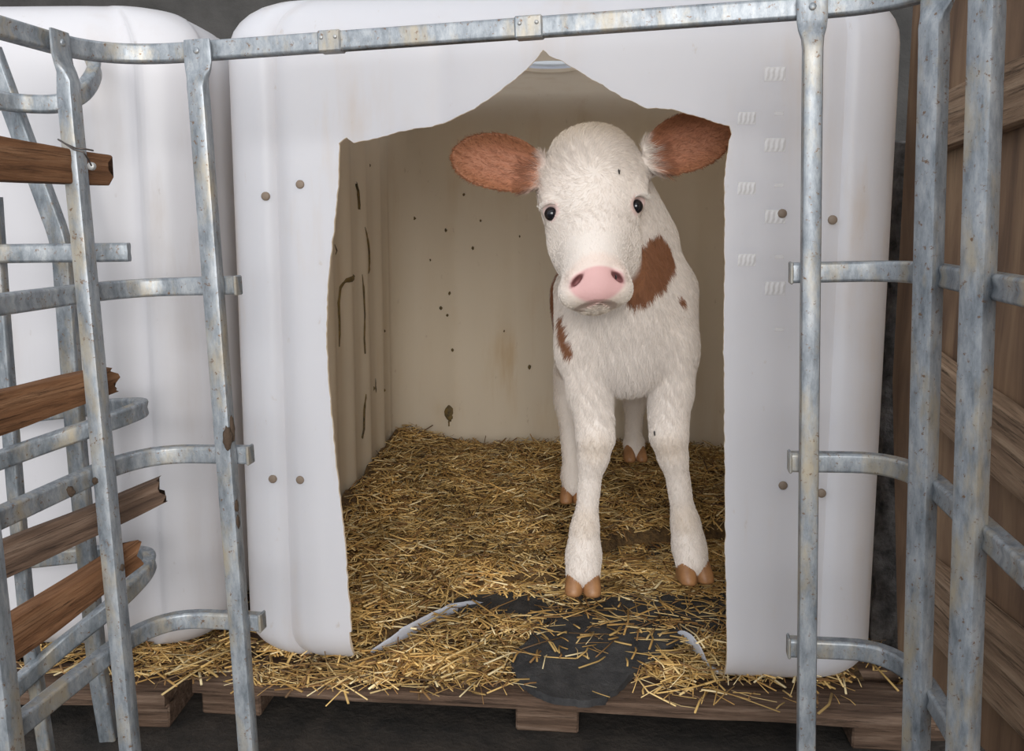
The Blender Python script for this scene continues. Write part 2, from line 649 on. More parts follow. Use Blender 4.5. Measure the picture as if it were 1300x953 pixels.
def tank_shell(A, B, H, R, inset, flutes, hole_r, nz=46, extra=0.0, hole_c=(0, 0), rb=None):
    """rounded tank surface; A, B half sizes; returns verts, quads (numpy lists)"""
    a, b, h = A, B, H
    kx, ky = (A - inset) / A, (B - inset) / B
    rc = 0.085
    # perimeter
    per = []
    step = 0.009
    def seg(p, q, tag_):
        L = math.hypot(q[0] - p[0], q[1] - p[1])
        n = max(2, int(L / step))
        for i in range(n):
            t = i / n
            per.append((p[0] + (q[0] - p[0]) * t, p[1] + (q[1] - p[1]) * t, tag_))
    def arc(cx, cy, a0):
        n = 12
        for i in range(n):
            an = math.radians(a0 + 90 * i / n)
            per.append((cx + rc * math.cos(an), cy + rc * math.sin(an), 'c'))
    seg((-a + rc, -b), (a - rc, -b), 'f'); arc(a - rc, -b + rc, -90)
    seg((a, -b + rc), (a, b - rc), 'r'); arc(a - rc, b - rc, 0)
    seg((a - rc, b), (-a + rc, b), 'b'); arc(-a + rc, b - rc, 90)
    seg((-a, b - rc), (-a, -b + rc), 'l'); arc(-a + rc, -b + rc, 180)
    N = len(per)
    rings = []
    rbm = rb or R * 0.8
    # bottom centre to top hole
    def ring(ins, z, morph=0.0, fl=1.0):
        pts = []
        sx, sy = (a - ins) / a, (b - ins) / b
        for (x, y, tg) in per:
            dx, dy = 0, 0
            if tg in 'frbl' and fl > 0:
                d = flutes(tg, x, y, z) * fl
                if tg == 'f': dy = d
                elif tg == 'b': dy = -d
                elif tg == 'r': dx = -d
                elif tg == 'l': dx = d
            X, Y = (x * kx + dx) * sx, (y * ky + dy) * sy
            if morph > 0:
                an = math.atan2(Y, X)
                X = X * (1 - morph) + (hole_c[0] + hole_r * math.cos(an)) * morph
                Y = Y * (1 - morph) + (hole_c[1] + hole_r * math.sin(an)) * morph
            pts.append((X, Y, z))
        rings.append(pts)
    z0, z1 = inset, h - inset
    for m in (0.02, 0.3, 0.6, 0.85):
        ring(min(a, b) * (1 - m) * 0.999, z0 + 0.0, 0, 0)
    for i in range(0, 8):
        t = math.radians(90 * i / 8)
        ring(rbm * (1 - math.sin(t)), z0 + rbm * (1 - math.cos(t)), 0, math.sin(t))
    for i in range(nz + 1):
        t = i / nz
        ring(0, z0 + rbm + (z1 - R - z0 - rbm) * t, 0, 1)
    for i in range(1, 9):
        t = math.radians(90 * i / 8)
        ring(R * (1 - math.cos(t)), z1 - R + R * math.sin(t), 0, math.cos(t))
    for m in (0.2, 0.45, 0.7, 0.85, 0.95, 1.0):
        ring(R, z1 + 0.012 * math.sin(m * PI / 2), m, 0)
    for dz in (0.004, 0.008):
        ring(R, z1 + 0.012 + dz, 1.0, 0)
    return rings, N


def shell_bm(bm, rings, N, flip, mat_i, close_bottom=True):
    vs = [[bm.verts.new(p) for p in r] for r in rings]
    for r1, r2 in zip(vs, vs[1:]):
        for j in range(N):
            q = (r1[j], r1[(j + 1) % N], r2[(j + 1) % N], r2[j])
            f = bm.faces.new(q[::-1] if flip else q)
            f.material_index = mat_i
            f.smooth = True
    if close_bottom:
        f = bm.faces.new(vs[0] if flip else vs[0][::-1])
        f.material_index = mat_i
    return vs


def flute_main(tg, x, y, z):
    if tg == 'f':
        d = 0.012 * math.exp(-((x + 0.425) / 0.010) ** 2)
        d += 0.004 * math.exp(-((x + 0.165) / 0.022) ** 2)
        d += 0.005 * math.exp(-((x - 0.425) / 0.012) ** 2)
        return d
    if tg == 'b':
        return 0.007 * (0.5 + 0.5 * math.cos(x * 2 * PI / 0.17)) ** 3
    return 0.012 * (0.5 + 0.5 * math.cos((y + 0.05) * 2 * PI / 0.15)) ** 2


def eval_boolean(obj, cutters):
    mods = []
    for c in cutters:
        m = obj.modifiers.new('cut', 'BOOLEAN')
        m.operation = 'DIFFERENCE'
        m.object = c
        m.solver = 'EXACT'
    bpy.context.view_layer.update()
    dg = bpy.context.evaluated_depsgraph_get()
    me = bpy.data.meshes.new_from_object(obj.evaluated_get(dg))
    obj.modifiers.clear()
    old = obj.data
    obj.data = me
    bpy.data.meshes.remove(old)
    me.set_sharp_from_angle(angle=math.radians(32))
    for c in cutters:
        d = c.data
        bpy.data.objects.remove(c)
        bpy.data.meshes.remove(d)


def build_tank(root, A, B, H, flutes, mats, hole_c=(0, 0), hole_r=0.085, thick=0.006, R=0.085):
    bm = bmesh.new()
    ro, N = tank_shell(A, B, H, R, 0.0, flutes, hole_r, hole_c=hole_c)
    ri, _ = tank_shell(A, B, H, R, thick, flutes, hole_r - thick, hole_c=hole_c)
    if len(ri[0]) != N:
        # resample so both shells share a count
        L = len(ri[0])
        ri = [[r[int(i * L / N) % L] for i in range(N)] for r in ri]
    vo = shell_bm(bm, ro, N, False, 0)
    vi = shell_bm(bm, ri, N, True, 1)
    for j in range(N):
        f = bm.faces.new((vo[-1][j], vo[-1][(j + 1) % N], vi[-1][(j + 1) % N], vi[-1][j]))
        f.smooth = False
    me = bpy.data.meshes.new('shell')
    bm.to_mesh(me); bm.free()
    for m in mats: me.materials.append(m)
    o = bpy.data.objects.new('shell', me)
    C.objects.link(o)
    o.parent = root
    return o


T0 = 0.032
A_, B_, H_ = 0.521, 0.60, 1.088
FL = Vector((-0.462, 1.434, T0))
U = Vector((math.cos(TH), -math.sin(TH), 0))
Vv = Vector((math.sin(TH), math.cos(TH), 0))
tank_c = FL + U * A_ + Vv * B_
tank = empty('calf_tank', tank_c, (0, 0, -TH))
tag(tank, 'white plastic liquid tank laid open as a hutch, big ragged doorway with the calf inside', 'tank')
shell = build_tank(tank, A_, B_, H_, flute_main, [M_TANK, M_TANK_IN], hole_c=(-0.043, 0.177))
bpy.context.view_layer.update()
TM = tank.matrix_world.copy()
TMi = TM.inverted()


def front(px, py, off=0.0):
    """pixel on the tank's front face, in tank coordinates"""
    w = at_plane(px, py, FL - Vv * off, Vv)
    return TMi @ w


def jag(pts, amp, seed, step=0.006):
    out = []
    for i in range(len(pts)):
        p, q = Vector(pts[i]), Vector(pts[(i + 1) % len(pts)])
        n = max(1, int((q - p).length / step))
        for k in range(n):
            v = p.lerp(q, k / n)
            a = noise.noise(Vector((v.x * 60, v.y * 60, seed))) * amp + noise.noise(Vector((v.x * 240, v.y * 240, seed + 5))) * amp * 0.5
            d = (q - p).normalized()
            out.append(v + Vector((-d.y, d.x)) * a)
    return out


cut_px = [(430, 182), (440, 174), (449, 181), (475, 176), (512, 166), (548, 160), (572, 152), (602, 137), (622, 124), (648, 105), (668, 88), (681, 74),
          (689, 64), (697, 70), (716, 79), (742, 95), (768, 110), (792, 124), (822, 137), (852, 138), (880, 146), (905, 154), (926, 160), (929, 170), (925, 182),
          (920, 230), (920, 330), (919, 430), (920, 560), (921, 700), (923, 820), (446, 800), (442, 750), (438, 690), (431, 630), (424, 560), (417, 490), (414, 430), (415, 380), (419, 330), (426, 270), (430, 220)]
cp = [front(*p) for p in cut_px]
cp2 = [(p.x, p.z) for p in cp]
k_ = cut_px.index((446, 800))
corner = [(cp2[k_ - 1][0] + 0.002, 0.012), (front(453, 838).x, 0.012)]
outline = jag(cp2[k_:] + cp2[:k_], 0.0016, 3, 0.004)
# the jagged loop is closed below by two clean corners just above the tank floor
last = max(range(len(outline)), key=lambda i: -1e9 if i < len(outline) * 0.5 else -((outline[i] - Vector(cp2[k_ - 1])).length))
outline = [Vector(o_) for o_ in outline[:last + 1]] + [Vector(c_) for c_ in corner]
bm = bmesh.new()
f0 = [bm.verts.new((x, -B_ - 0.05, z)) for x, z in outline]
f1 = [bm.verts.new((x, -B_ + 0.125, z)) for x, z in outline]
bm.faces.new(f0); bm.faces.new(f1[::-1])
for i in range(len(f0)):
    j = (i + 1) % len(f0)
    bm.faces.new((f0[j], f0[i], f1[i], f1[j]))
bmesh.ops.recalc_face_normals(bm, faces=bm.faces)
c1 = link_bm('cutter', bm, M_TANK_IN, smooth=False)
# re-cut: only the thin front; the floor keeps a wavy lip further back
lip_px = [(420, 900), (452, 836), (492, 826), (520, 814), (556, 796), (590, 784), (620, 780), (650, 786), (672, 794), (700, 786), (760, 790), (840, 812), (866, 822), (893, 846), (912, 862), (926, 900)]
c1.matrix_world = TM
for v in c1.data.vertices:
    pass
lp = [TMi @ at_z(px, py, T0 + 0.004) for px, py in lip_px]
lip = [(p.x, p.y) for p in lp] + [(lp[-1].x, -B_ - 0.1), (lp[0].x, -B_ - 0.1)]
lip = jag(lip, 0.002, 9)
bm = bmesh.new()
f0 = [bm.verts.new((x, y, -0.05)) for x, y in lip]
f1 = [bm.verts.new((x, y, 0.07)) for x, y in lip]
bm.faces.new(f0); bm.faces.new(f1[::-1])
for i in range(len(f0)):
    j = (i + 1) % len(f0)
    bm.faces.new((f0[j], f0[i], f1[i], f1[j]))
c2 = link_bm('cutter', bm, M_TANK_IN, smooth=False)
c2.matrix_world = TM
# first cutter must stop above the floor
eval_boolean(shell, [c1, c2])
shell.name = 'shell'

# curled torn edge of the tank floor in the doorway
for seg_ in ([(470, 836), (492, 828), (520, 816), (556, 797), (590, 785), (620, 780), (650, 785), (668, 793)], [(846, 818), (866, 824), (893, 846), (912, 860)]):
    bm = bmesh.new()
    P_ = [TMi @ at_z(px, py, T0 + 0.006) for px, py in seg_]
    P_ = smooth_path(P_, 0.03, 5)
    n_ = len(P_)
    rows = []
    for i, p in enumerate(P_):
        t = i / (n_ - 1)
        hgt = (0.010 + 0.026 * math.sin(PI * min(1, t * 1.15 + 0.02)) ** 0.7 + 0.003 * noise.noise(p * 50))
        wd = 0.030
        row = [bm.verts.new(p + Vector((0, wd, 0.002))), bm.verts.new(p + Vector((0, wd * 0.5, hgt * 0.7))), bm.verts.new(p + Vector((0, 0.004, hgt))), bm.verts.new(p + Vector((0, 0.0, hgt - 0.002))), bm.verts.new(p + Vector((0, 0.003, hgt * 0.4))), bm.verts.new(p + Vector((0, wd * 0.8, -0.002)))]
        rows.append(row)
    for a1, b1 in zip(rows, rows[1:]):
        for j in range(6):
            bm.faces.new((a1[j], a1[(j + 1) % 6], b1[(j + 1) % 6], b1[j]))
    bm.faces.new(rows[0][::-1]); bm.faces.new(rows[-1])
    link_bm('torn_lip', bm, M_TANK, tank, angle=50)

# screw cap over the filling hole
bm = bmesh.new()
hx, hy = -0.043, 0.177
nseg = 40
prof = [(0.0, 0.020), (0.06, 0.021), (0.088, 0.020), (0.098, 0.016), (0.101, 0.008), (0.101, 0.002)]
rr = []
for r_, z_ in prof:
    if r_ == 0:
        rr.append([bm.verts.new((hx, hy, H_ + 0.012 + z_))])
    else:
        rr.append([bm.verts.new((hx + r_ * (1 + (0.012 if i % 2 and r_ > 0.095 else 0)) * math.cos(2 * PI * i / nseg), hy + r_ * math.sin(2 * PI * i / nseg), H_ + 0.012 + z_)) for i in range(nseg)])
for a1, b1 in zip(rr, rr[1:]):
    for i in range(nseg):
        j = (i + 1) % nseg
        if len(a1) == 1: bm.faces.new((a1[0], b1[i], b1[j]))
        elif len(b1) == 1: bm.faces.new((a1[i], a1[j], b1[0]))
        else: bm.faces.new((a1[i], b1[i], b1[j], a1[j]))
M_CAP = mat_plastic('translucent_white_cap', (0.85, 0.87, 0.88), (0.6, 0.55, 0.5), 0.1, trans=0.85, tcol=(0.96, 0.98, 1.0))
link_bm('screw_cap', bm, M_CAP, tank, angle=40)

# plugs in the front wall
for (px, py) in ((381, 234), (337, 249), (346, 608), (381, 609), (993, 271), (1057, 279), (994, 616), (1043, 626)):
    p = front(px, py, 0.0)
    bm = disc_bm(0.0068, 0.0022)
    o = link_bm('plug', bm, M_RUSTPLUG, tank)
    yb = -B_
    if px < 390: yb = -B_ + flute_main('f', p.x, 0, 0)
    if p.x < -A_ + 0.085:
        dd = (-A_ + 0.085 - p.x)
        yb = -B_ + 0.085 - math.sqrt(max(0, 0.085 ** 2 - dd ** 2))
    o.location = (p.x, yb, p.z)
    o.rotation_euler = (PI / 2, 0, 0)

# faint embossed volume scale marks on the right of the front wall
marks = []
for py in (94, 184, 275, 366):
    marks += [(984, py, 0.030, 0.020)]
for py in (150, 239, 330):
    marks += [(948, py, 0.026, 0.018)]
for py in (144, 235, 326, 418):
    marks += [(989, py, 0.013, 0.005)]
for k, (px, py, w, h) in enumerate(marks):
    p = front(px, py)
    nx, nz_ = (8, 3) if h > 0.01 else (2, 1)
    bm = bmesh.new()
    g_ = [[bm.verts.new((p.x + w * (i / nx - 0.5), -B_ - (0.0002 if i in (0, nx) or j in (0, nz_) else (0.0012 if i % 2 else 0.0005)), p.z + h * (j / nz_ - 0.5))) for j in range(nz_ + 1)] for i in range(nx + 1)]
    for i in range(nx):
        for j in range(nz_):
            bm.faces.new((g_[i][j], g_[i + 1][j], g_[i + 1][j + 1], g_[i][j + 1]))
    link_bm('scale_marking', bm, M_MARK, tank, smooth=False)


# dried dung runs and splashes on the inside walls
def blob_strip(bm, pts, nrm, seed):
    """pts: (Vector, halfwidth); lumpy strip raised from a wall"""
    nrm = Vector(nrm)
    n = len(pts)
    rows = []
    for i, (p, w) in enumerate(pts):
        t = (pts[min(i + 1, n - 1)][0] - pts[max(i - 1, 0)][0]).normalized()
        s = t.cross(nrm).normalized()
        w2 = w * (1 + 0.5 * noise.noise(p * 90 + Vector((seed, 0, 0))))
        row = []
        for u_, hgt in ((-1, -0.001), (-0.6, 0.7), (0, 1), (0.6, 0.7), (1, -0.001)):
            row.append(bm.verts.new(p + s * w2 * u_ + nrm * hgt * min(w2, 0.004)))
        rows.append(row)
    for a1, b1 in zip(rows, rows[1:]):
        for j in range(4):
            bm.faces.new((a1[j], a1[j + 1], b1[j + 1], b1[j]))


bm = bmesh.new()
LW = FL + U * 0.0075
def lwall(px, py):
    p = at_plane(px, py, LW, U)
    q = TMi @ p
    q.x = -A_ + 0.006 + flute_main('l', 0, q.y, 0) + 0.0004
    return q
def bwall(px, py):
    q = TMi @ at_plane(px, py, FL + Vv * (2 * B_ - 0.008), Vv)
    q.y = B_ - 0.006 - flute_main('b', q.x, 0, 0) - 0.0004
    return q
def wall(px, py):
    q = TMi @ at_plane(px, py, LW, U)
    return (lwall(px, py), Vector((1, 0, 0))) if q.y < B_ - 0.08 else (bwall(px, py), Vector((0, -1, 0)))
runs = [[(431, 440, 1), (431, 410, 2.4), (430, 385, 3.0), (432, 366, 2), (437, 356, 2), (446, 352, 4), (450, 350, 1)],
        [(459, 288, .6), (461, 305, 2), (464, 325, 2.4), (463, 342, 1.4), (462, 349, .5)],
        [(452, 232, 2), (454, 242, 4), (455, 260, 4.5), (455, 268, 2)],
        [(458, 348, .6), (459, 370, 2), (460, 400, 1.4), (460, 430, 2), (461, 455, 1.2)],
        [(462, 500, 1), (461, 520, 2.6), (461, 545, 3), (459, 560, 1.4)],
        [(477, 480, .4), (477, 492, 1.3), (478, 500, .4)],
        [(425, 310, .4), (428, 318, 1), (426, 325, .3)]]
for k, r in enumerate(runs):
    pts = []
    for (x0, y0, w0), (x1, y1, w1) in zip(r, r[1:]):
        for t in (0, 0.25, 0.5, 0.75):
            q, nn = wall(x0 + (x1 - x0) * t, y0 + (y1 - y0) * t)
            pts.append((q, 0.0021 * (w0 + (w1 - w0) * t)))
    blob_strip(bm, pts, nn, k)
spots = [(570, 523, 6), (572, 530, 3), (868, 300, 5), (866, 310, 4), (872, 314, 2), (560, 391, 1.6), (571, 372, 1.6), (568, 400, 1.2), (526, 277, 2), (566, 292, 1.6), (672, 466, 2),
         (475, 493, 1.6), (483, 495, 1.4), (500, 505, 1.2), (575, 444, 1.5), (600, 315, 1.5), (893, 338, 2), (589, 247, 1.2), (640, 420, 1.0), (880, 372, 1.3),
         (660, 300, 1), (470, 210, 1.2), (546, 330, 1), (484, 420, 1.2), (610, 280, 1.1)]
for k, (px, py, w) in enumerate(spots):
    q, nn = wall(px, py)
    rr_ = random.Random(k)
    L = 0.0024 * w
    pts = [(q + Vector((0, 0, z_ * L * 1.6)) + Vector((nn.y, nn.x, 0)) * rr_.uniform(-1, 1) * L * 0.3, L * (1.05 - z_ * z_)) for z_ in (-0.95, -0.5, 0, 0.5, 0.95)]
    blob_strip(bm, pts, nn, k + 30)
    if w > 3.5:
        pts = [(q + Vector((0, 0, -L * 1.6 - i * 0.006)), 0.0016 + 0.001 * (i % 2)) for i in range(4)]
        blob_strip(bm, pts, nn, k + 60)
o = link_bm('dried_dung', bm, M_DUNG, tank)
tag(o, 'dark olive runs and specks of dried dung on the inner walls', kind='stuff')


# neighbouring tank on the left
def flute_nb(tg, x, y, z):
    if tg == 'f':
        return 0.020 * math.exp(-((x - 0.415) / 0.030) ** 2) + 0.010 * math.exp(-((x - 0.10) / 0.028) ** 2) + 0.004 * math.exp(-((x + 0.28) / 0.03) ** 2)
    return 0.008 * (0.5 + 0.5 * math.cos(y * 2 * PI / 0.17)) ** 2


nb = empty('neighbouring_tank', (-0.475 - A_, 1.46 + 0.6, T0), (0, 0, math.radians(-2)))
tag(nb, 'dull white plastic tank standing closed behind the left-hand bars', 'tank')
nsh = build_tank(nb, A_, B_, 1.09, flute_nb, [M_TANK_OLD, M_TANK_OLD], R=0.11)


# ================================================================== PALLETS (wooden deck under the tanks)
def pallet(cx, cy, rot, w, d, label, seed):
    r_ = random.Random(seed)
    root = empty('wooden_pallet', (cx, cy, FZ), (0, 0, rot))
    tag(root, label, 'pallet', 'wooden pallets under the tanks')
    n = 9
    bpy.context.view_layer.update()
    M = root.matrix_world.copy()
    for i in range(n):
        y = -d / 2 + 0.05 + i * (d - 0.1) / (n - 1)
        z = T0 - FZ - 0.012 + r_.uniform(-0.002, 0.001)
        a = M @ Vector((-w / 2 + r_.uniform(-.01, .01), y, z - 0.001)); b = M @ Vector((w / 2 + r_.uniform(-.01, .01), y + r_.uniform(-.004, .004), z - 0.001))
        o = board('deck_board', a, b, 0.02, 0.108, M_WOODP, None, seed=seed + i, rag=0.004, seg=30)
        mw = o.matrix_world.copy(); o.parent = root; o.matrix_parent_inverse = M.inverted(); o.matrix_world = mw
    for x in (-w / 2 + 0.06, 0, w / 2 - 0.06):
        bm = bmesh.new()
        box(bm, (x, 0, (T0 - FZ - 0.022) / 2), (0.10, d - 0.02, T0 - FZ - 0.022))
        bmesh.ops.bevel(bm, geom=bm.edges[:], offset=0.003, segments=1, affect='EDGES')
        link_bm('stringer', bm, M_WOODP, root, smooth=False)
    return root


pallet(tank_c.x, tank_c.y - 0.025, -TH, 1.16, 1.24, 'old grey-brown wooden pallet under the calf tank, strewn with straw', 11)
pallet(nb.location.x - 0.1, nb.location.y - 0.04, math.radians(-2), 1.16, 1.30, 'dark wooden pallet under the neighbouring tank at lower left', 40)

# ================================================================== CAGE PANEL in front (rolled about 1.9 degrees)
ROLL = math.radians(-1.9)
cage = empty('cage_frame', (-0.40, 1.2, FZ), (0, ROLL, 0))
tag(cage, 'galvanised tubular cage wrapped round the tank front, its middle rails sawn away at the doorway', 'cage')
bpy.context.view_layer.update()
CM = cage.matrix_world.copy()
CMi = CM.inverted()
GRAY = M_GALV


def cpt(X, Y, z):
    """cage coordinates: plan position and height above the cage foot"""
    return Vector((X + 0.40, Y - 1.2, z - FZ))


# plan corners
cornL, cornR = (-0.495, 1.216), (0.489, 1.045)
nearL, nearR = (-0.640, 0.30), (0.380, 0.30)
prof_rail = rrect(0.018, 0.024, 0.004, 2, 0.0022)
UPV = Vector((0, 0, 1))
LZ = {'top': 0.985, 'upper': 0.686, 'mid': 0.458, 'low': 0.222, 'base': 0.012 + FZ}


def front_line(t):  # t = X
    k = (cornR[1] - cornL[1]) / (cornR[0] - cornL[0])
    return (t, cornL[1] + (t - cornL[0]) * k)


def rail(name, pts, z, rad=0.11, flat_end=None):
    bm = bmesh.new()
    P = smooth_path([cpt(x, y, z) for x, y in pts], rad, 10)
    sweep(bm, P, prof_rail, UPV)
    return link_bm(name, bm, GRAY, cage, angle=50)


rail('top_rail', [nearL, cornL, cornR, nearR], LZ['top'])
rail('base_rail', [nearL, cornL, cornR, nearR], LZ['base'])
for lv in ('upper', 'mid', 'low'):
    rail('rail', [nearL, cornL, front_line(-0.335)], LZ[lv])
    rail('rail', [front_line(0.352), cornR, nearR], LZ[lv])


def on_left(y):
    t = (y - cornL[1]) / (nearL[1] - cornL[1])
    return (cornL[0] + (nearL[0] - cornL[0]) * t, y)


def on_right(y):
    t = (y - cornR[1]) / (nearR[1] - cornR[1])
    return (cornR[0] + (nearR[0] - cornR[0]) * t, y)


def upright(plan, inward, w=0.0235, z1=None, z0=0.0):
    """plan: rail position; inward: unit plan vector to the side the upright is welded on"""
    z1 = z1 or LZ['top'] + 0.012
    inn = Vector((inward[0], inward[1], 0)).normalized()
    side = inn.cross(UPV)
    c = cpt(plan[0], plan[1], 0) 
    off = 0.019
    bm = bmesh.new()
    prof = rrect(w, 0.020, 0.004, 2)
    path, sc = [], []
    zt = z1
    for z, o_, sx, sy in ((0.0, off, 1, 1), (0.3, off, 1, 1), (0.6, off, 1, 1), (zt - 0.075, off, 1, 1), (zt - 0.060, off + 0.001, 1.0, 0.95), (zt - 0.048, off, 1.12, 0.62),
                          (zt - 0.038, off - 0.003, 1.42, 0.34), (zt - 0.028, off - 0.0045, 1.55, 0.24), (zt - 0.008, off - 0.0045, 1.55, 0.24), (zt, off - 0.005, 1.45, 0.20)):
        path.append(c + inn * o_ + UPV * (z if z > 0.01 else 0.008 + FZ))
        sc.append((sx, sy))
    sweep(bm, path, prof, inn, sc)
    o = link_bm('upright', bm, GRAY, cage, angle=40)
    # weld bumps at the crimped head
    bm = disc_bm(0.0042, 0.0016, 10)
    d = link_bm('weld_dimple', bm, GRAY, o)
    q = inn.to_track_quat('Z', 'Y')
    d.rotation_euler = q.to_euler()
    d.location = c + inn * (off - 0.0015) + UPV * (zt - 0.014)
    return o


fdir = Vector((cornR[0] - cornL[0], cornR[1] - cornL[1]))
finn = (fdir.y, -fdir.x)   # towards the camera
upright(front_line(-0.360), finn)
upright(front_line(0.372), finn, 0.0215)
upright(on_left(1.105), (1, -0.12), 0.024)
upright(on_left(0.902), (1, -0.12), 0.026)
upright(on_left(0.72), (1, -0.12), 0.024)
upright(on_right(0.955), (-1, -0.5), 0.026)
upright(on_right(0.812), (-1, -0.5), 0.026)
upright(on_right(0.60), (-1, -0.3), 0.024)

# repair sleeves and weld lugs on the top rail, stub brackets at the sawn ends
for X, w in ((-0.19, 0.030), (0.055, 0.034)):
    bm = bmesh.new()
    x, y = front_line(X)
    vs = box(bm, (0, 0, 0), (w, 0.022, 0.026))
    bmesh.ops.bevel(bm, geom=bm.edges[:], offset=0.002, segments=1, affect='EDGES')
    o = link_bm('sleeve', bm, GRAY, cage, smooth=False)
    o.location = cpt(x, y, LZ['top'])
    o.rotation_euler = (0, 0, math.atan2(fdir.y, fdir.x))
    for dx in (-0.3, 0.3):
        d = link_bm('rivet', disc_bm(0.0025, 0.0015, 8), M_BOLT, o)
        d.location = (dx * w, -0.0115, 0.004)
        d.rotation_euler = (PI / 2, 0, 0)
for X in (-0.336, 0.353):
    for lv in ('upper', 'mid', 'low'):
        bm = bmesh.new()
        x, y = front_line(X)
        box(bm, (0, 0, 0), (0.004, 0.020, 0.026))
        bmesh.ops.bevel(bm, geom=bm.edges[:], offset=0.0015, segments=1, affect='EDGES')
        o = link_bm('end_tab', bm, M_GALV2, cage, smooth=False)
        o.location = cpt(x, y, LZ[lv])
        o.rotation_euler = (0, 0, math.atan2(fdir.y, fdir.x))

# dirt clods stuck to the uprights
M_CLOD = mat_simple('dark_dirt_clod', (0.07, 0.045, 0.028), 0.9, bump=(200, 1, 0.003))
bpy.context.view_layer.update()
dgc = bpy.context.evaluated_depsgraph_get()
for k, (px, py, w, h) in enumerate([(289, 556, 6, 15), (294, 545, 4, 17), (300, 642, 3, 8), (302, 662, 2.2, 10), (88, 624, 7, 7), (121, 610, 4, 5), (155, 720, 3, 5), (9, 620, 5, 9), (1041, 476, 2, 3)]):
    Yd = front_line(-0.40)[1] - 0.031 if px > 250 else 1.06
    if px > 900: Yd = front_line(0.35)[1] - 0.031
    if px < 50: Yd = 0.93
    if px == 88: Yd = 1.03
    hit, p, nr_, _, ho_, _ = scn.ray_cast(dgc, Vector((0, 0, CZ)), ray(px, py).normalized())
    if not hit or ho_.parent is not cage: continue
    Yd = p.y
    bm = bmesh.new()
    bmesh.ops.create_icosphere(bm, subdivisions=3, radius=1)
    s_ = Yd / F
    for v in bm.verts:
        v.co *= 1 + 0.35 * noise.noise(v.co * 2 + Vector((k * 3, 0, 0)))
        v.co = Vector((v.co.x * w * s_, v.co.y * 0.004, v.co.z * h * s_))
    o = link_bm('dirt_clod', bm, M_CLOD, cage)
    o.matrix_world = CM @ Matrix.Translation(CMi @ p)

# ================================================================== NEIGHBOUR'S CAGE (far left, behind)
ncage = empty('neighbour_cage', (-0.62, 1.33, FZ))
tag(ncage, 'bent and broken galvanised cage with looped rails in front of the left-hand tank', 'cage')
NCi = Matrix.Translation(ncage.location).inverted()


def ntube(name, pts, w=0.018, h=0.024, rad=0.04, ref=UPV, n=8):
    bm = bmesh.new()
    P = smooth_path([NCi @ Vector(p) for p in pts], rad, n)
    sweep(bm, P, rrect(w, h, 0.004, 2, 0.002), ref)
    return link_bm(name, bm, M_GALV2, ncage, angle=50)


FY = Vector((0, -1, 0))
g = at(125, 870, 1.33); g2 = Vector((g.x + 0.012, 1.33, FZ))
ntube('bent_upright', [at(-12, 62, 1.30), at(79, 309, 1.30), at(97, 560, 1.31), at(124, 850, 1.33), g2], 0.026, 0.02, 0.03, FY)
ntube('brace', [at(84, 318, 1.335), at(104, 560, 1.34), at(130, 850, 1.36)], 0.012, 0.012, 0.02, FY)
g = at(40, 862, 1.16)
ntube('upright', [at(-8, 250, 1.17), at(2, 400, 1.17), at(22, 650, 1.17), at(36, 800, 1.17), Vector((at(40, 862, 1.17).x + 0.02, 1.17, FZ))], 0.018, 0.018, 0.05, FY)
# short upper rail curling back at its end
ntube('looped_rail', [at(-60, 118, 1.18), at(20, 132, 1.26), at(92, 133, 1.26), at(125, 92, 1.34), at(112, 62, 1.39)], rad=0.07)
ntube('sawn_rail', [at(-90, 323, 1.14), at(164, 320, 1.17)])
# two rails with a hairpin bend to the right
for (a_, b_, c_, d_, e_) in ((((-45, 600)), (60, 562), (150, 532), (192, 514), (120, 517)), ((-10, 900), (60, 835), (150, 765), (203, 706), (140, 700))):
    ntube('looped_rail', [at(*a_, 1.10), at(*b_, 1.18), at(*c_, 1.20), at(d_[0], d_[1], 1.28), at(*e_, 1.38), at(e_[0] - 130, e_[1] + 14, 1.40)], rad=0.06, n=10)

# ================================================================== PLANKS tied to the cage
def plank(px0, py0, Y0, px1, py1, Y1, hpx, thick, label, mat=M_WOOD, seed=0, taper=1.0, rag=0.006):
    a, b = at(px0, py0, Y0), at(px1, py1, Y1)
    h = hpx * (a.y) / F
    o = board('plank', a, b, h, thick, mat, seed=seed, taper=taper, rag=rag)
    tag(o, label, 'plank', 'old planks tied behind the left bars')
    return o


plank(-60, 196, 0.95, 131, 216, 1.155, 64, 0.022, 'short brown plank wired to the upper left bars, rusty nail in its end', seed=1, taper=0.72)
plank(-30, 530, 1.02, 144, 480, 1.155, 64, 0.024, 'red-brown plank behind the left bars at mid height, crumbling right end', seed=2, taper=0.62, rag=0.009)
plank(-30, 724, 1.12, 205, 622, 1.215, 52, 0.022, 'grey-brown plank sticking out past the left bars, notched square end', mat=M_WOODP, seed=3, taper=0.62)
plank(-40, 845, 0.98, 170, 702, 1.155, 60, 0.026, 'lowest splintered orange-brown plank behind the left bars', seed=4, taper=0.72, rag=0.010)
# right side: boards nailed to the plywood, behind the right-hand bars
def rplank(px0, py0, px1, py1, X, hgt, label, seed, mat=M_WOODR):
    a, b = at_x(px0, py0, X), at_x(px1, py1, X)
    o = board('plank', a, b, hgt, 0.026, mat, seed=seed)
    tag(o, label, 'plank', 'sawn planks nailed along the right wall')
    return o


rplank(1182, 163, 1480, 44, 0.590, 0.076, 'rough sawn plank behind the right bars, topmost of the three', 5, M_WOODR)
rplank(1178, 482, 1480, 722, 0.590, 0.088, 'slanting pale brown plank behind the right bars at mid height', 6, M_WOODR)
rplank(1178, 752, 1400, 962, 0.590, 0.105, 'lowest pale brown plank behind the right bars, sloping to the floor', 7, M_WOODR)

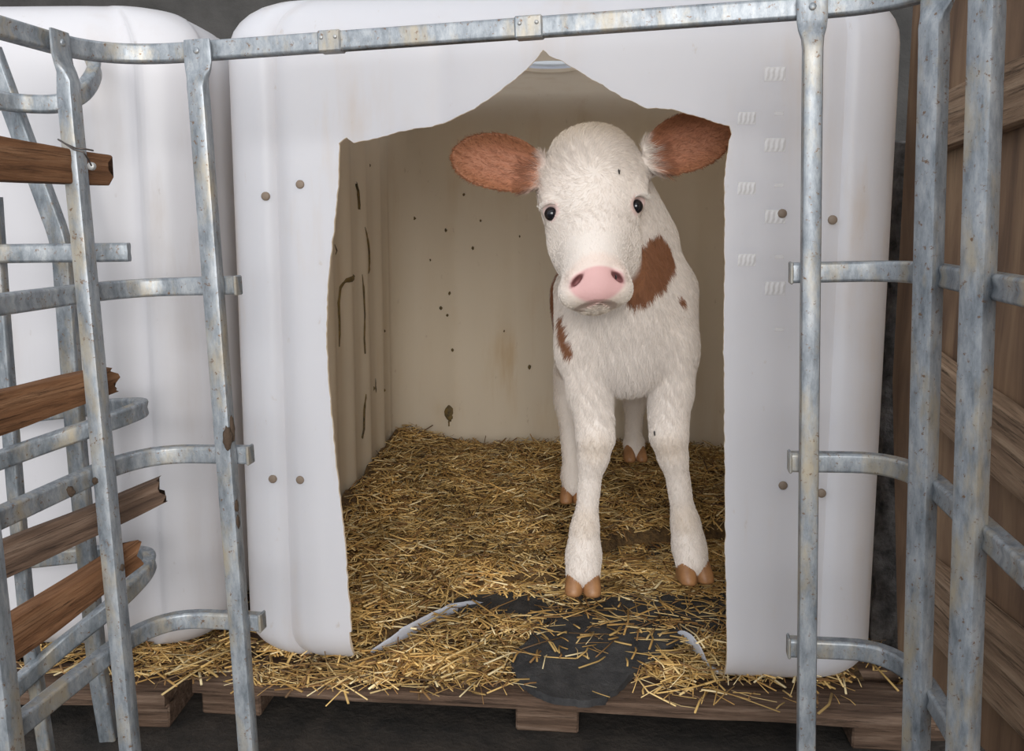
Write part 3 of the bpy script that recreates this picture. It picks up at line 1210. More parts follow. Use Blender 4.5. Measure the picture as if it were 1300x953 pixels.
# nail and tie wire on the upper plank
bm = bmesh.new()
w0 = at(108, 190, 1.03)
tube(bm, [at(74, 177, 1.07), at(84, 183, 1.05), at(96, 188, 1.045), at(108, 189, 1.045), at(118, 191, 1.06)], 0.0011, 6)
o = link_bm('tie_wire', bm, M_WIRE)
tag(o, 'thin tie wire twisted over the upper left plank, loose end sticking out', 'wire', 'tie wires on the upper left plank')
bm = bmesh.new()
tube(bm, [at(84, 183, 1.05), at(94, 190, 1.04), at(106, 193, 1.04), at(112, 202, 1.045), at(116, 210, 1.06)], 0.0011, 6)
o = link_bm('tie_wire', bm, M_WIRE)
tag(o, 'thin tie wire running down to the round nail head on the upper left plank', 'wire', 'tie wires on the upper left plank')
bm = disc_bm(0.0048, 0.0025, 12)
o = link_bm('bolt_head', bm, M_BOLT)
o.location = at(116, 211, 1.085)
o.rotation_euler = (PI / 2, 0, 0)
tag(o, 'small round grey nail head in the upper left plank', 'nail')

# ================================================================== RUBBER MAT
mat_px = [(560, 765), (600, 747), (650, 738), (700, 738), (740, 712), (800, 690), (860, 690), (905, 685), (945, 680), (945, 790), (900, 800), (868, 808), (845, 822), (815, 832), (795, 848), (768, 866), (735, 872),
          (700, 868), (665, 852), (650, 838), (652, 824), (668, 814), (676, 798), (690, 792), (668, 788), (625, 778), (590, 774)]
ZM = T0 + 0.030
mp_ = [at_z(px, py, ZM) for px, py in mat_px]
ol = jag([(p.x, p.y) for p in mp_], 0.007, 21, 0.007)
bm = bmesh.new()
fv = [bm.verts.new((x, y, ZM)) for x, y in ol]
f = bm.faces.new(fv)
ex = bmesh.ops.extrude_face_region(bm, geom=[f])
bmesh.ops.translate(bm, verts=[v for v in ex['geom'] if isinstance(v, bmesh.types.BMVert)], vec=(0, 0, -0.012))
bmesh.ops.triangulate(bm, faces=[x for x in bm.faces if len(x.verts) > 4])
bmesh.ops.subdivide_edges(bm, edges=[e for e in bm.edges if e.calc_length() > 0.03], cuts=3, use_grid_fill=False)
bmesh.ops.triangulate(bm, faces=bm.faces[:])
def mat_sag(x, y):
    return 0.006 * noise.noise(Vector((x * 9, y * 9, 3))) - 0.022 * max(0, min(1, (1.46 - y) / 0.10))
for v in bm.verts:
    v.co.z += mat_sag(v.co.x, v.co.y)
o = link_bm('rubber_mat', bm, M_RUBBER, angle=40)
tag(o, 'torn black rubber mat lying at the doorway under the calf\'s front hooves', 'mat')

# ================================================================== STRAW
def inside_poly(x, y, poly):
    c = False
    n = len(poly)
    j = n - 1
    for i in range(n):
        xi, yi = poly[i]; xj, yj = poly[j]
        if (yi > y) != (yj > y) and x < (xj - xi) * (y - yi) / (yj - yi) + xi:
            c = not c
        j = i
    return c


mat_poly = [(p.x, p.y) for p in mp_]


def to_tank(x, y):
    d = Vector((x - tank_c.x, y - tank_c.y, 0))
    return d.dot(U), d.dot(Vv)


def straw_h(x, y):
    """top of the litter inside the tank"""
    u, v = to_tank(x, y)
    t = (v + B_) / (2 * B_)
    h = 0.014 + 0.095 * min(1, max(0, (t - 0.06) / 0.8)) ** 0.75
    h += 0.035 * math.exp(-((u + A_) / 0.10) ** 2) * max(0, min(1, (t - 0.02) * 5))
    h += 0.020 * noise.noise(Vector((x * 8, y * 8, 0))) * min(1, max(0, t * 3)) + 0.010 * noise.noise(Vector((x * 22, y * 22, 4)))
    if -0.1 < t < 0.05: h *= 0.8
    z = T0 + max(0.007, h)
    if inside_poly(x, y, mat_poly): z = min(z, ZM - 0.022)
    return z


def straw_mesh(items, name):
    """items: list of (pos, dir, length, radius, colour, bend)"""
    n = len(items)
    P = np.array([i[0] for i in items]); D = np.array([i[1] for i in items]); L = np.array([i[2] for i in items])[:, None]
    Rr = np.array([i[3] for i in items])[:, None]; Cc = np.array([i[4] for i in items]); Bd = np.array([i[5] for i in items])[:, None]
    D /= np.linalg.norm(D, axis=1)[:, None]
    up = np.tile(np.array([[0, 0, 1.0]]), (n, 1))
    S = np.cross(D, up); S /= np.linalg.norm(S, axis=1)[:, None] + 1e-9
    W = np.cross(S, D)
    K = 4
    V = []
    for j, t in enumerate((-0.5, 0.0, 0.5)):
        c = P + D * L * t + S * (Bd * L * (0.25 - t * t)) 
        for k in range(K):
            a = 2 * PI * k / K + 0.6
            V.append(c + S * Rr * math.cos(a) + W * Rr * 0.6 * math.sin(a))
    V = np.stack(V, 1).reshape(-1, 3)
    base = (np.arange(n) * 12)[:, None]
    F_ = []
    for j in range(2):
        for k in range(K):
            F_.append(np.concatenate([base + j * 4 + k, base + j * 4 + (k + 1) % 4, base + (j + 1) * 4 + (k + 1) % 4, base + (j + 1) * 4 + k], 1))
    F_.append(np.concatenate([base + 3, base + 2, base + 1, base], 1))
    F_.append(np.concatenate([base + 8, base + 9, base + 10, base + 11], 1))
    F_ = np.stack(F_, 1).reshape(-1, 4)
    me = np_mesh(name, V, F_)
    vcol(me, np.repeat(Cc, 12, 0))
    me.materials.append(M_STRAW)
    return me


PAL = [((0.55, 0.36, 0.13), 30), ((0.66, 0.48, 0.22), 18), ((0.42, 0.25, 0.08), 26), ((0.26, 0.14, 0.05), 18), ((0.76, 0.62, 0.36), 8), ((0.13, 0.075, 0.035), 10)]
PALN = [c for c, w in PAL for _ in range(w)]


LIPP = [at_z(px, py, T0) for px, py in lip_px[2:9]]


def near_lip(x, y):
    return any((x - q.x) ** 2 + ((y - q.y + 0.006) * 0.8) ** 2 < 0.0009 for q in LIPPF)


LIPPF = [LIPP[i].lerp(LIPP[i + 1], t / 3) for i in range(len(LIPP) - 1) for t in range(3)]


def straw_item(r_, x, y, z, lmin=0.02, lmax=0.10, tilt=0.25, dark=1.0):
    an = r_.uniform(0, 2 * PI)
    c = r_.choice(PALN)
    cl = noise.noise(Vector((x * 9 + 3, y * 9, 1.7))) + 0.6 * noise.noise(Vector((x * 26, y * 26, 9)))
    k = r_.uniform(0.8, 1.2) * dark * (1.0 + 0.45 * cl)
    an += cl * 1.5
    L = lmin + (lmax - lmin) * r_.random() ** 2.0
    return ((x, y, z), (math.cos(an), math.sin(an), r_.gauss(0, tilt)), L, 0.0007 + 0.0018 * r_.random() ** 1.6, tuple(q * k for q in c), r_.gauss(0, 0.25))


# bedding mound
bm = bmesh.new()
nu, nv = 90, 110
grid = []
for i in range(nu + 1):
    row = []
    for j in range(nv + 1):
        u = -A_ + 0.012 + (2 * A_ - 0.024) * i / nu
        v = -B_ + 0.04 + (2 * B_ - 0.055) * j / nv
        p = tank_c + U * u + Vv * v
        z = straw_h(p.x, p.y) - 0.009
        e = min(1, max(0, j / 4))
        row.append(bm.verts.new((p.x, p.y, T0 + 0.0065 + max(0.0, z - T0 - 0.0065) * e)))
    grid.append(row)
for i in range(nu):
    for j in range(nv):
        bm.faces.new((grid[i][j], grid[i + 1][j], grid[i + 1][j + 1], grid[i][j + 1]))
M_LITTER = mat_simple('trodden_litter', (0.20, 0.115, 0.04), 0.9, bump=(120, 1.0, 0.006), var=(90, (0.045, 0.026, 0.012)))
bedding = link_bm('straw_bedding', bm, M_LITTER)
tag(bedding, 'deep golden straw bedding covering the floor inside the calf tank', 'straw', kind='stuff')

r_ = random.Random(5)
items = []
tries = 0
while len(items) < 21000:
    u = r_.uniform(-A_ + 0.03, A_ - 0.03); v = -B_ + 0.035 + (2 * B_ - 0.07) * r_.random() ** 1.25
    p = tank_c + U * u + Vv * v
    if inside_poly(p.x, p.y, mat_poly):
        if near_lip(p.x, p.y) or r_.random() > (0.65 if p.y > 1.66 else 0.15 if p.y > 1.50 else 0.06): continue
        z = ZM + mat_sag(p.x, p.y) + r_.uniform(0.0008, 0.003)
        it = straw_item(r_, p.x, p.y, z, tilt=0.03)
    else:
        if near_lip(p.x, p.y) and r_.random() < 0.85: continue
        z = straw_h(p.x, p.y) + r_.uniform(-0.010, 0.009)
        if v < -B_ + 0.10 and r_.random() > 0.65: continue
        tl = 0.28 if v > -B_ + 0.15 else 0.08
        it = straw_item(r_, p.x, p.y, z, tilt=tl)
    # keep ends inside the walls
    d = Vector(it[1]).normalized() * it[2] * 0.5
    ok = True
    for s in (-1, 1):
        uu, vv = to_tank(p.x + d.x * s, p.y + d.y * s)
        if abs(uu) > A_ - 0.022 or vv > B_ - 0.022: ok = False
    if ok: items.append(it)
st = link_mesh('straw_stalks', straw_mesh(items, 'straw_stalks'), None, bedding, smooth=False)
st['kind'] = 'stuff'

# loose straw outside on the pallets and floor
items = []
r_ = random.Random(8)
tank_box = lambda x, y: (abs(to_tank(x, y)[0]) < A_ - 0.0 and abs(to_tank(x, y)[1]) < B_ - 0.0)
clusters = [(at_z(250, 838, T0), 0.16, 900), (at_z(560, 835, T0), 0.09, 900), (at_z(480, 850, T0), 0.08, 300), (at_z(640, 850, T0), 0.07, 260), (at_z(860, 850, T0), 0.05, 160), (at_z(120, 830, T0), 0.16, 200),
            (at_z(350, 850, T0), 0.10, 450), (at_z(1140, 830, 0.03), 0.07, 500), (at_z(900, 870, T0), 0.10, 150), (at_z(200, 800, T0), 0.14, 300), (at_z(600, 800, T0), 0.05, 500)]
for c, sp, n in clusters:
    k = 0
    while k < n:
        x, y = c.x + r_.gauss(0, sp), c.y + r_.gauss(0, sp * 0.55)
        u, v = to_tank(x, y)
        if y < 1.325 - 0.098 * x or (abs(u) > A_ - 0.02 and abs(u) < A_ + 0.02): 
            k += 1; continue
        if inside_poly(x, y, mat_poly): k += 1; continue
        if v > -B_ - 0.01 and abs(u) < A_ + 0.02:
            lipd = near_lip(x, y)
            if not (v < -B_ + 0.07 and -0.36 < u < 0.28) or (lipd and r_.random() < 0.9): k += 1; continue
        onpal = abs(u) < 0.56 or x < -0.5
        z = (T0 if onpal else FZ) + 0.003 + abs(r_.gauss(0, 0.007))
        items.append(straw_item(r_, x, y, z, 0.02, 0.12, 0.10, 1.05))
        k += 1
lo = link_mesh('loose_straw', straw_mesh(items, 'loose_straw'), None, None, smooth=False)
tag(lo, 'loose golden straw scattered on the pallet boards in front of the tanks', 'straw', kind='stuff')

# ================================================================== CALF
calf = empty('calf', (0.205, 1.85, 0.10))
tag(calf, 'young white calf with brown ears and shoulder patch standing in the tank doorway', 'calf')

xs = np.arange(-0.135, 0.43, 0.0028)
ys = np.concatenate([np.arange(1.36, 1.66, 0.0027), np.arange(1.66, 2.46, 0.0055)])
zs = np.concatenate([np.arange(0.05, 0.555, 0.0045), np.arange(0.555, 0.985, 0.0027)])
fd = Field(xs, ys, zs)
W = lambda px, py, Y: np.array(at(px, py, Y))
# trunk
fd.ell((0.212, 1.80, 0.585), (0.112, 0.20, 0.150), k=0.03)
fd.ell((0.226, 2.02, 0.590), (0.108, 0.26, 0.140), k=0.04)
fd.ell((0.222, 2.20, 0.620), (0.100, 0.15, 0.130), k=0.04)
fd.ell((0.200, 1.72, 0.640), (0.070, 0.12, 0.120), k=0.05)
# neck
fd.cone(W(764, 235, 1.60), W(800, 345, 1.73), 0.068, 0.098, 0.04)
fd.cone(W(786, 236, 1.66), W(818, 300, 1.74), 0.048, 0.056, 0.04)
fd.cone(W(772, 320, 1.56), W(795, 405, 1.66), 0.050, 0.088, 0.04)
# chest and brisket
fd.ell(W(790, 430, 1.655), (0.098, 0.075, 0.095), k=0.04)
fd.ell(W(797, 462, 1.63), (0.058, 0.05, 0.048), k=0.03)
# shoulders
fd.cone(W(738, 370, 1.70), W(742, 448, 1.65), 0.050, 0.050, 0.035)
fd.cone(W(850, 370, 1.71), W(850, 445, 1.65), 0.052, 0.050, 0.035)
# fore legs
fd.chain([(W(743, 440, 1.645), 0.050), (W(747, 492, 1.62), 0.040), (W(754, 530, 1.60), 0.034), (W(756, 556, 1.59), 0.0345), (W(754, 575, 1.592), 0.029), (W(749, 606, 1.60), 0.0205), (W(746, 640, 1.605), 0.0195),
          (W(742, 676, 1.607), 0.027), (W(741, 706, 1.603), 0.033), (W(740, 724, 1.595), 0.031)], 0.016)
fd.chain([(W(850, 440, 1.65), 0.050), (W(852, 492, 1.635), 0.042), (W(849, 528, 1.625), 0.0365), (W(849, 552, 1.62), 0.0355), (W(853, 574, 1.625), 0.029), (W(860, 604, 1.635), 0.0215), (W(865, 636, 1.645), 0.021),
          (W(871, 668, 1.65), 0.028), (W(875, 694, 1.65), 0.0325), (W(878, 712, 1.64), 0.030)], 0.016)
# hind legs
fd.chain([((0.172, 2.16, 0.60), 0.080), ((0.150, 2.07, 0.46), 0.052), (W(722, 470, 2.12), 0.036), (W(719, 505, 2.13), 0.031), (W(722, 545, 2.08), 0.021), (W(725, 585, 2.05), 0.020), (W(726, 604, 2.04), 0.026), (W(727, 618, 2.025), 0.023)], 0.02)
fd.chain([((0.275, 2.20, 0.60), 0.085), ((0.300, 2.12, 0.47), 0.062), (W(804, 478, 2.29), 0.036), (W(806, 510, 2.32), 0.032), (W(805, 530, 2.29), 0.023), (W(804, 550, 2.27), 0.022), (W(805, 563, 2.26), 0.028), (W(806, 572, 2.25), 0.025)], 0.02)
# tail
fd.chain([((0.212, 2.335, 0.70), 0.022), ((0.212, 2.375, 0.62), 0.014), ((0.212, 2.375, 0.48), 0.012), ((0.212, 2.365, 0.36), 0.016), ((0.212, 2.36, 0.32), 0.008)], 0.012)

# head frame: s = image right, f = down the face, n = out of the face
roll = math.radians(5.4)
SHEAR = 0.088
hf = np.array([0.086, -0.36, -0.93]); hf /= np.linalg.norm(hf)
hs = np.array([math.cos(roll), 0.02, math.sin(roll)]); hs -= hf * (hs @ hf); hs /= np.linalg.norm(hs)
hn = np.cross(hs, hf)
if hn[1] > 0: hn = -hn
HO = W(755, 260, 1.485)
HR = np.stack([hs, hf, hn])
Hc = lambda s, f, n: HO + hs * (s - SHEAR * f) + hf * f + hn * n
HE = lambda s, f, n, rs, rf, rn, k=0.02, mode='add', R=None: fd.ell(Hc(s, f, n), (rs, rf, rn), HR if R is None else R, k, mode)
HE(0, -0.070, -0.050, 0.078, 0.082, 0.068, 0.02)           # cranium
HE(0.002, -0.104, -0.052, 0.068, 0.052, 0.054, 0.022)           # poll
HE(0, -0.040, -0.022, 0.064, 0.080, 0.044, 0.025)          # forehead
for s in (-1, 1):
    HE(0.060 * s, -0.050, -0.052, 0.031, 0.050, 0.040, 0.025)   # temple
    HE(0.0640 * s, -0.016, -0.030, 0.022, 0.022, 0.022, 0.016)   # brow
    HE(0.040 * s, 0.030, -0.072, 0.036, 0.070, 0.040, 0.03)   # cheek
    fd.cone(Hc(0.058 * s, -0.075, -0.050), Hc(0.100 * s, -0.088, -0.060), 0.024, 0.021, 0.015)    # ear root
fd.cone(Hc(0, -0.01, -0.048), Hc(0, 0.118, -0.030), 0.073, 0.050, 0.02)     # face
fd.cone(Hc(0, 0.02, -0.016), Hc(0, 0.120, -0.004), 0.040, 0.034, 0.02)    # nasal bridge
fd.cone(Hc(0, 0.02, -0.090), Hc(0, 0.122, -0.050), 0.045, 0.034, 0.03)    # lower jaw
HE(0, 0.130, -0.020, 0.056, 0.032, 0.036, 0.018)           # muzzle
HE(0, 0.141, -0.003, 0.042, 0.025, 0.025, 0.008)           # nose pad
HE(0, 0.157, -0.048, 0.031, 0.012, 0.026, 0.010)           # lower lip
for s in (-1, 1):
    HE(0.034 * s, 0.143, -0.020, 0.025, 0.022, 0.030, 0.012)    # upper lips
    HE(0.034 * s, 0.124, 0.007, 0.014, 0.013, 0.016, 0.008)     # nostril wings
    an = math.radians(40 * s)
    ra = np.stack([hs * math.cos(an) + hf * math.sin(an), -hs * math.sin(an) + hf * math.cos(an), hn])
    HE(0.0320 * s, 0.131, 0.022, 0.0130, 0.0046, 0.019, 0.003, 'cut', ra)     # nostrils
    HE(0.0745 * s, 0.000, -0.014, 0.012, 0.0095, 0.014, 0.004, 'cut')  # eye socket
# mouth line, drooping to its corners
for i in range(7):
    t = -1 + i / 3
    HE(0.030 * t, 0.1645 + 0.003 * t * t, -0.006 - 0.012 * t * t, 0.008, 0.0010, 0.012, 0.0015, 'cut')


# ears as curved leaves
def ear(base, tip, nrm, wmax, cup, s_sign):
    base, tip, nrm = np.array(base), np.array(tip), np.array(nrm, float)
    L = np.linalg.norm(tip - base)
    eu = (tip - base) / L
    en = nrm - eu * (nrm @ eu); en /= np.linalg.norm(en)
    ev = np.cross(en, eu)
    if ev[2] < 0: ev = -ev
    c = (base + tip) / 2
    m = L * 0.62
    s, X, Y, Z = fd.sub(c - m, c + m)
    u = ((X - base[0]) * eu[0] + (Y - base[1]) * eu[1] + (Z - base[2]) * eu[2]) / L
    v = (X - base[0]) * ev[0] + (Y - base[1]) * ev[1] + (Z - base[2]) * ev[2]
    n = (X - base[0]) * en[0] + (Y - base[1]) * en[1] + (Z - base[2]) * en[2]
    uc = np.clip(u, -0.05, 1.0)
    w = wmax * np.clip(np.clip(uc + 0.05, 0, 1) ** 0.42 * np.clip(1 - uc, 0, 1) ** 0.52 / 0.535, 0, 1.2) * (0.80 + 0.20 * uc)
    vcen = 0.012 * np.sin(uc * PI) * 0.3
    vn = (v - vcen) / wmax
    surf = cup * (vn ** 2 * 0.9 - 0.55) * (1 - 0.45 * uc) - 0.010 * np.sin(np.clip(uc, 0, 1) * PI) + 0.0045 * np.exp(-((vn + 0.25 - 0.2 * uc) / 0.13) ** 2) * (1 - uc) + 0.003 * np.exp(-((vn - 0.22 + 0.1 * uc) / 0.10) ** 2) * (1 - uc)
    t = 0.0034 + 0.005 * np.clip(1 - uc * 3, 0, 1)
    d = np.maximum(np.abs(n - surf) - t, np.maximum((np.abs(v - vcen) - w) * 0.8, (u - 1) * L))
    d = np.maximum(d, -u * L - 0.012)
    fd.comb(s, d.astype(np.float32), 0.006, 'add')
    return dict(base=base, eu=eu, ev=ev, en=en, L=L, w=wmax)


EARS = [ear(W(690, 219, 1.53), W(573, 197, 1.515), (0.12, -1.0, -0.05), 0.050, 0.034, -1),
        ear(W(822, 199, 1.53), W(929, 167, 1.515), (-0.10, -1.0, -0.12), 0.052, 0.034, 1)]

v, fc = fd.mesh()
v = lap_smooth(v, fc, 2, 0.5)
del fd
me = np_mesh('body', v, fc)
# keep the largest island only
nrm = np.zeros(len(v) * 3, np.float32)
me.vertices.foreach_get('normal', nrm)
nrm = nrm.reshape(-1, 3)


def sstep(a, b, x):
    t = np.clip((x - a) / (b - a), 0, 1)
    return t * t * (3 - 2 * t)


def seen(px, py):
    """the skin point that the photograph shows at a pixel"""
    dx = v - np.array([0, 0, CZ])
    dep = dx[:, 1] * CP - dx[:, 2] * SP
    qx = PX + F * dx[:, 0] / dep
    qy = PY - F * (dx[:, 1] * SP + dx[:, 2] * CP) / dep
    d = (qx - px) ** 2 + (qy - py) ** 2
    near = np.nonzero(d < 36)[0]
    if len(near) == 0: near = np.argsort(d)[:5]
    return v[near[np.argmin(v[near, 1])]]


PATCH = [(seen(*a), r * 1.08) for a, r in [((838, 316), .026), ((853, 332), .024), ((822, 328), .024), ((818, 356), .024), ((840, 350), .028), ((836, 332), .026), ((826, 344), .024), ((846, 318), .022), ((812, 378), .015), ((826, 374), .013), ((869, 378), .010),
                                    ((700, 328), .016), ((702, 345), .018), ((705, 362), .011), ((707, 403), .010), ((709, 414), .011), ((711, 426), .012), ((714, 438), .011), ((717, 450), .008)]]


def calf_colour(P, N):
    """coat colour at points P with normals N"""
    white = np.array([0.80, 0.73, 0.67])
    col = np.tile(white, (len(P), 1))
    wob = (np.sin(P[:, 0] * 130 + P[:, 2] * 70) + np.sin(P[:, 2] * 190 - P[:, 1] * 90) + np.sin(P[:, 1] * 150 + P[:, 0] * 60)) / 3

    def lay(mask, c):
        nonlocal col
        col = col * (1 - mask[:, None]) + np.array(c) * mask[:, None]
    q = P - HO
    s, f, n = q @ hs, q @ hf, q @ hn
    s = s + SHEAR * f
    head = sstep(0.0, -0.03, P[:, 1] - (1.60))
    headonly = (np.abs(s) < 0.11) & (f > -0.16) & (f < 0.2) & (n > -0.12)
    # brown patches on neck and shoulders
    def patch(c, r, k=0.5):
        d = np.sqrt((((P - np.array(c)) / np.array(r)) ** 2).sum(1))
        return 1 - sstep(1 - k * 0.4, 1 + k * 0.3, d + wob * 0.10)
    brown = (0.26, 0.115, 0.058)
    pm = np.maximum.reduce([sstep(0.62, 1.0, sum(1.6 * np.exp(-((P - c_) ** 2).sum(1) / (r_c * 1.05) ** 2) for c_, r_c in PATCH) + wob * 0.12),
                            patch((0.10, 2.03, 0.62), (0.05, 0.14, 0.12)), patch((0.33, 2.05, 0.66), (0.06, 0.16, 0.10)), patch((0.21, 2.1, 0.75), (0.1, 0.12, 0.05))])
    pm = pm * (1 - headonly * sstep(-0.10, -0.075, n))
    lay(pm, brown)
    # knees and hocks slightly soiled
    kn = np.zeros(len(P))
    for c in (W(756, 570, 1.56), W(849, 570, 1.59), W(741, 665, 1.58), W(868, 660, 1.62)):
        kn = np.maximum(kn, 1 - sstep(0.01, 0.045, np.linalg.norm(P - c, axis=1)))
    lay(kn * 0.30, (0.55, 0.42, 0.28))
    chin = (1 - sstep(0.0, 0.04, np.abs(f - 0.175))) * headonly
    lay(chin * 0.30, (0.60, 0.47, 0.30))
    # crown hair a bit creamy
    lay((1 - sstep(-0.15, -0.09, f)) * (np.abs(s) < 0.07) * (n > -0.12) * 0.35, (0.80, 0.68, 0.50))
    # nose pad, lips, lids
    pad = (1 - sstep(0.85, 1.05, np.sqrt((s / (0.050 - 0.25 * np.clip(f - 0.125, 0, 0.04))) ** 2 + ((f - 0.1395) / 0.0275) ** 2))) * (n > -0.022) * headonly
    lay(pad * 0.92, (0.70, 0.40, 0.385))
    halo = (1 - sstep(0.95, 1.35, np.sqrt((s / 0.046) ** 2 + ((f - 0.131) / 0.034) ** 2))) * (n > -0.02) * headonly
    lay(np.clip(halo - pad, 0, 1) * 0.35, (0.80, 0.58, 0.48))
    for sg in (-1, 1):
        an = math.radians(40 * sg)
        a_ = (s - 0.0325 * sg); b_ = (f - 0.1305)
        x_ = a_ * math.cos(an) + b_ * math.sin(an); y_ = -a_ * math.sin(an) + b_ * math.cos(an)
        ns = (1 - sstep(0.7, 1.25, np.sqrt((x_ / 0.0135) ** 2 + (y_ / 0.0050) ** 2))) * headonly * (n > -0.02)
        lay(ns * 0.9, (0.20, 0.07, 0.07))
        ey = np.sqrt(((s - 0.0735 * sg) / 0.0175) ** 2 + (f / 0.015) ** 2 + ((n + 0.012) / 0.02) ** 2)
        lay((1 - sstep(0.85, 1.3, ey)) * 0.55 * headonly, (0.72, 0.42, 0.40))
    mouth = (np.abs(f - 0.1645 - 3.3 * s * s) < 0.0025) * (np.abs(s) < 0.034) * (n > -0.035)
    lay(mouth * 0.5, (0.25, 0.14, 0.11))
    # ears
    for e in EARS:
        q = P - e['base']
        u = q @ e['eu'] / e['L']; vv = q @ e['ev'] / e['w']; nn = q @ e['en']
        em = sstep(-0.03, 0.13, u + wob * 0.05) * (np.abs(vv) < 1.35) * (u < 1.1) * (np.abs(nn) < 0.06)
        lay(em, (0.31, 0.130, 0.066))
        front_ = sstep(0.0, 0.35, N @ e['en'])
        inner = em * front_ * (1 - sstep(0.35, 0.75, np.sqrt(((u - 0.42) / 0.75) ** 2 + (vv / 1.1) ** 2)))
        lay(inner * 0.65, (0.46, 0.205, 0.125))
        rim = em * sstep(0.86, 1.0, np.abs(vv) / np.maximum(0.2, np.clip(u, 0, 1) ** 0.42 * np.clip(1 - u, 0.001, 1) ** 0.52 / 0.535))
        lay(rim * 0.35, (0.16, 0.06, 0.03))
    return np.clip(col, 0, 1)


v32 = v.copy()
vcol(me, calf_colour(v32, nrm))
me.materials.append(M_SKIN)
body = bpy.data.objects.new('body', me)
C.objects.link(body)
body.parent = calf
body.matrix_parent_inverse = Matrix.Translation(calf.location).inverted()
me.polygons.foreach_set('use_smooth', [True] * len(me.polygons))


def child_at(o, parent):
    o.parent = parent
    o.matrix_parent_inverse = Matrix.Translation(parent.location).inverted()
    return o


# eyes
for s in (-1, 1):
    bm = bmesh.new()
    bmesh.ops.create_uvsphere(bm, u_segments=24, v_segments=16, radius=0.0122)
    o = link_bm('eye', bm, M_EYE)
    child_at(o, calf)
    o.location = Hc(0.0695 * s, 0.000, -0.0225)


# hooves: two claws per foot
def claw_bm(w, l, h):
    bm = bmesh.new()
    bmesh.ops.create_uvsphere(bm, u_segments=20, v_segments=14, radius=1)
    for q in bm.verts:
        x, y, z = q.co
        zz = (z + 0.25) / 1.25
        if z < -0.35: zz = -0.08
        slope = 1 - 0.32 * max(0, zz)
        sq = lambda t: math.copysign(abs(t) ** 0.75, t)
        q.co = Vector((sq(x) * w * (1 - 0.12 * max(0, zz)), sq(y) * l * slope + (0.35 * l * max(0, zz) if y < 0 else 0.10 * l * zz), zz * h))
    return bm


def foot(px, py, Y, yaw, k=1.0, gap=0.0148, sink=0):
    c = Vector(W(px, py, Y))
    for s in (-1, 1):
        o = link_bm('hoof', claw_bm(0.0165 * k, 0.030 * k, 0.040 * k), M_HOOF)
        child_at(o, calf)
        o.location = c + Vector((gap * s * k * math.cos(yaw), gap * s * k * math.sin(yaw), 0))
        o.rotation_euler = (0, 0, yaw + 0.10 * s)
    return c


fz = [foot(740, 748, 1.585, -0.08, 1.06), foot(881, 733, 1.63, 0.22, 1.06), foot(727, 634, 2.02, -0.05, 0.95), foot(806, 582, 2.24, 0.1, 0.95)]
print('HOOF Z', [tuple(round(q, 3) for q in c) for c in fz], 'straw', [round(straw_h(c.x, c.y), 3) for c in fz])

# coat: short hairs lying along the body
rs = np.random.RandomState(3)
fa = fc
p0, p1, p2, p3 = (v[fa[:, i]] for i in range(4))
area_ = 0.5 * np.linalg.norm(np.cross(p2 - p0, p3 - p1), axis=1)
cen = (p0 + p1 + p2 + p3) / 4
wgt = area_ * np.where(cen[:, 1] < 1.75, 1.0, 0.25)
NH = 170000
pick = rs.choice(len(fa), NH, p=wgt / wgt.sum())
a, b = rs.rand(NH, 1), rs.rand(NH, 1)
fn = nrm[fa[pick]].mean(1)
fn /= np.linalg.norm(fn, axis=1)[:, None] + 1e-9
root_p = (p0[pick] * (1 - a) + p1[pick] * a) * (1 - b) + (p3[pick] * (1 - a) + p2[pick] * a) * b
q = root_p - HO
s_, f_, n_ = q @ hs, q @ hf, q @ hn
s_ = s_ + SHEAR * f_
on_head = (np.abs(s_) < 0.105) & (f_ > -0.17) & (f_ < 0.20) & (n_ > -0.11)
flow = np.tile(np.array([0.0, 0.25, -1.0]), (NH, 1))
# on the head hair radiates from a whorl between the eyes
rad = np.stack([s_, f_ + 0.045], 1)
rl = np.linalg.norm(rad, axis=1)[:, None] + 1e-6
rad = rad / rl
sw = 0.5
rx = rad[:, 0] * math.cos(sw) - rad[:, 1] * math.sin(sw); ry = rad[:, 0] * math.sin(sw) + rad[:, 1] * math.cos(sw)
low = sstep(0.0, 0.05, f_)
rx = rx * (1 - low) + s_ * 2 * low; ry = ry * (1 - low) - 0.9 * low      # on the nose hair lies upwards
hfl = rx[:, None] * hs + ry[:, None] * hf
flow = np.where(on_head[:, None], hfl, flow)
length = np.full(NH, 0.011)
length = np.where(on_head, 0.0075 + 0.010 * (1 - sstep(-0.10, -0.03, f_)), length)
length = np.where(on_head & (f_ > 0.06), 0.0045, length)
chest = np.exp(-(((root_p - W(796, 455, 1.60)) / np.array([0.07, 0.08, 0.07])) ** 2).sum(1))
length += 0.030 * chest
neckh = np.exp(-(((root_p - W(775, 400, 1.60)) / np.array([0.07, 0.08, 0.05])) ** 2).sum(1))
length += 0.012 * neckh
inear = np.zeros(NH, bool)
for e in EARS:
    qe = root_p - e['base']
    ue = qe @ e['eu'] / e['L']; ve = qe @ e['ev'] / e['w']; ne = qe @ e['en']
    m = (ue > -0.02) & (ue < 1.1) & (np.abs(ve) < 1.3) & (np.abs(ne) < 0.06) & ~((np.abs(s_) < 0.088))
    inear |= m
    fe = e['eu'][None, :] * 0.8 + e['ev'][None, :] * np.sign(ve)[:, None] * np.clip(np.abs(ve), 0, 1)[:, None] * 0.8
    flow = np.where(m[:, None], fe, flow)
    length = np.where(m, 0.007, length)
    base_f = np.exp(-((ue - 0.10) / 0.12) ** 2) * m * (ve < 0.3)
    length = length + 0.016 * base_f * (qe @ e['en'] > -0.02)
leg = (root_p[:, 2] < 0.42)
length = np.where(leg, 0.0085, length)
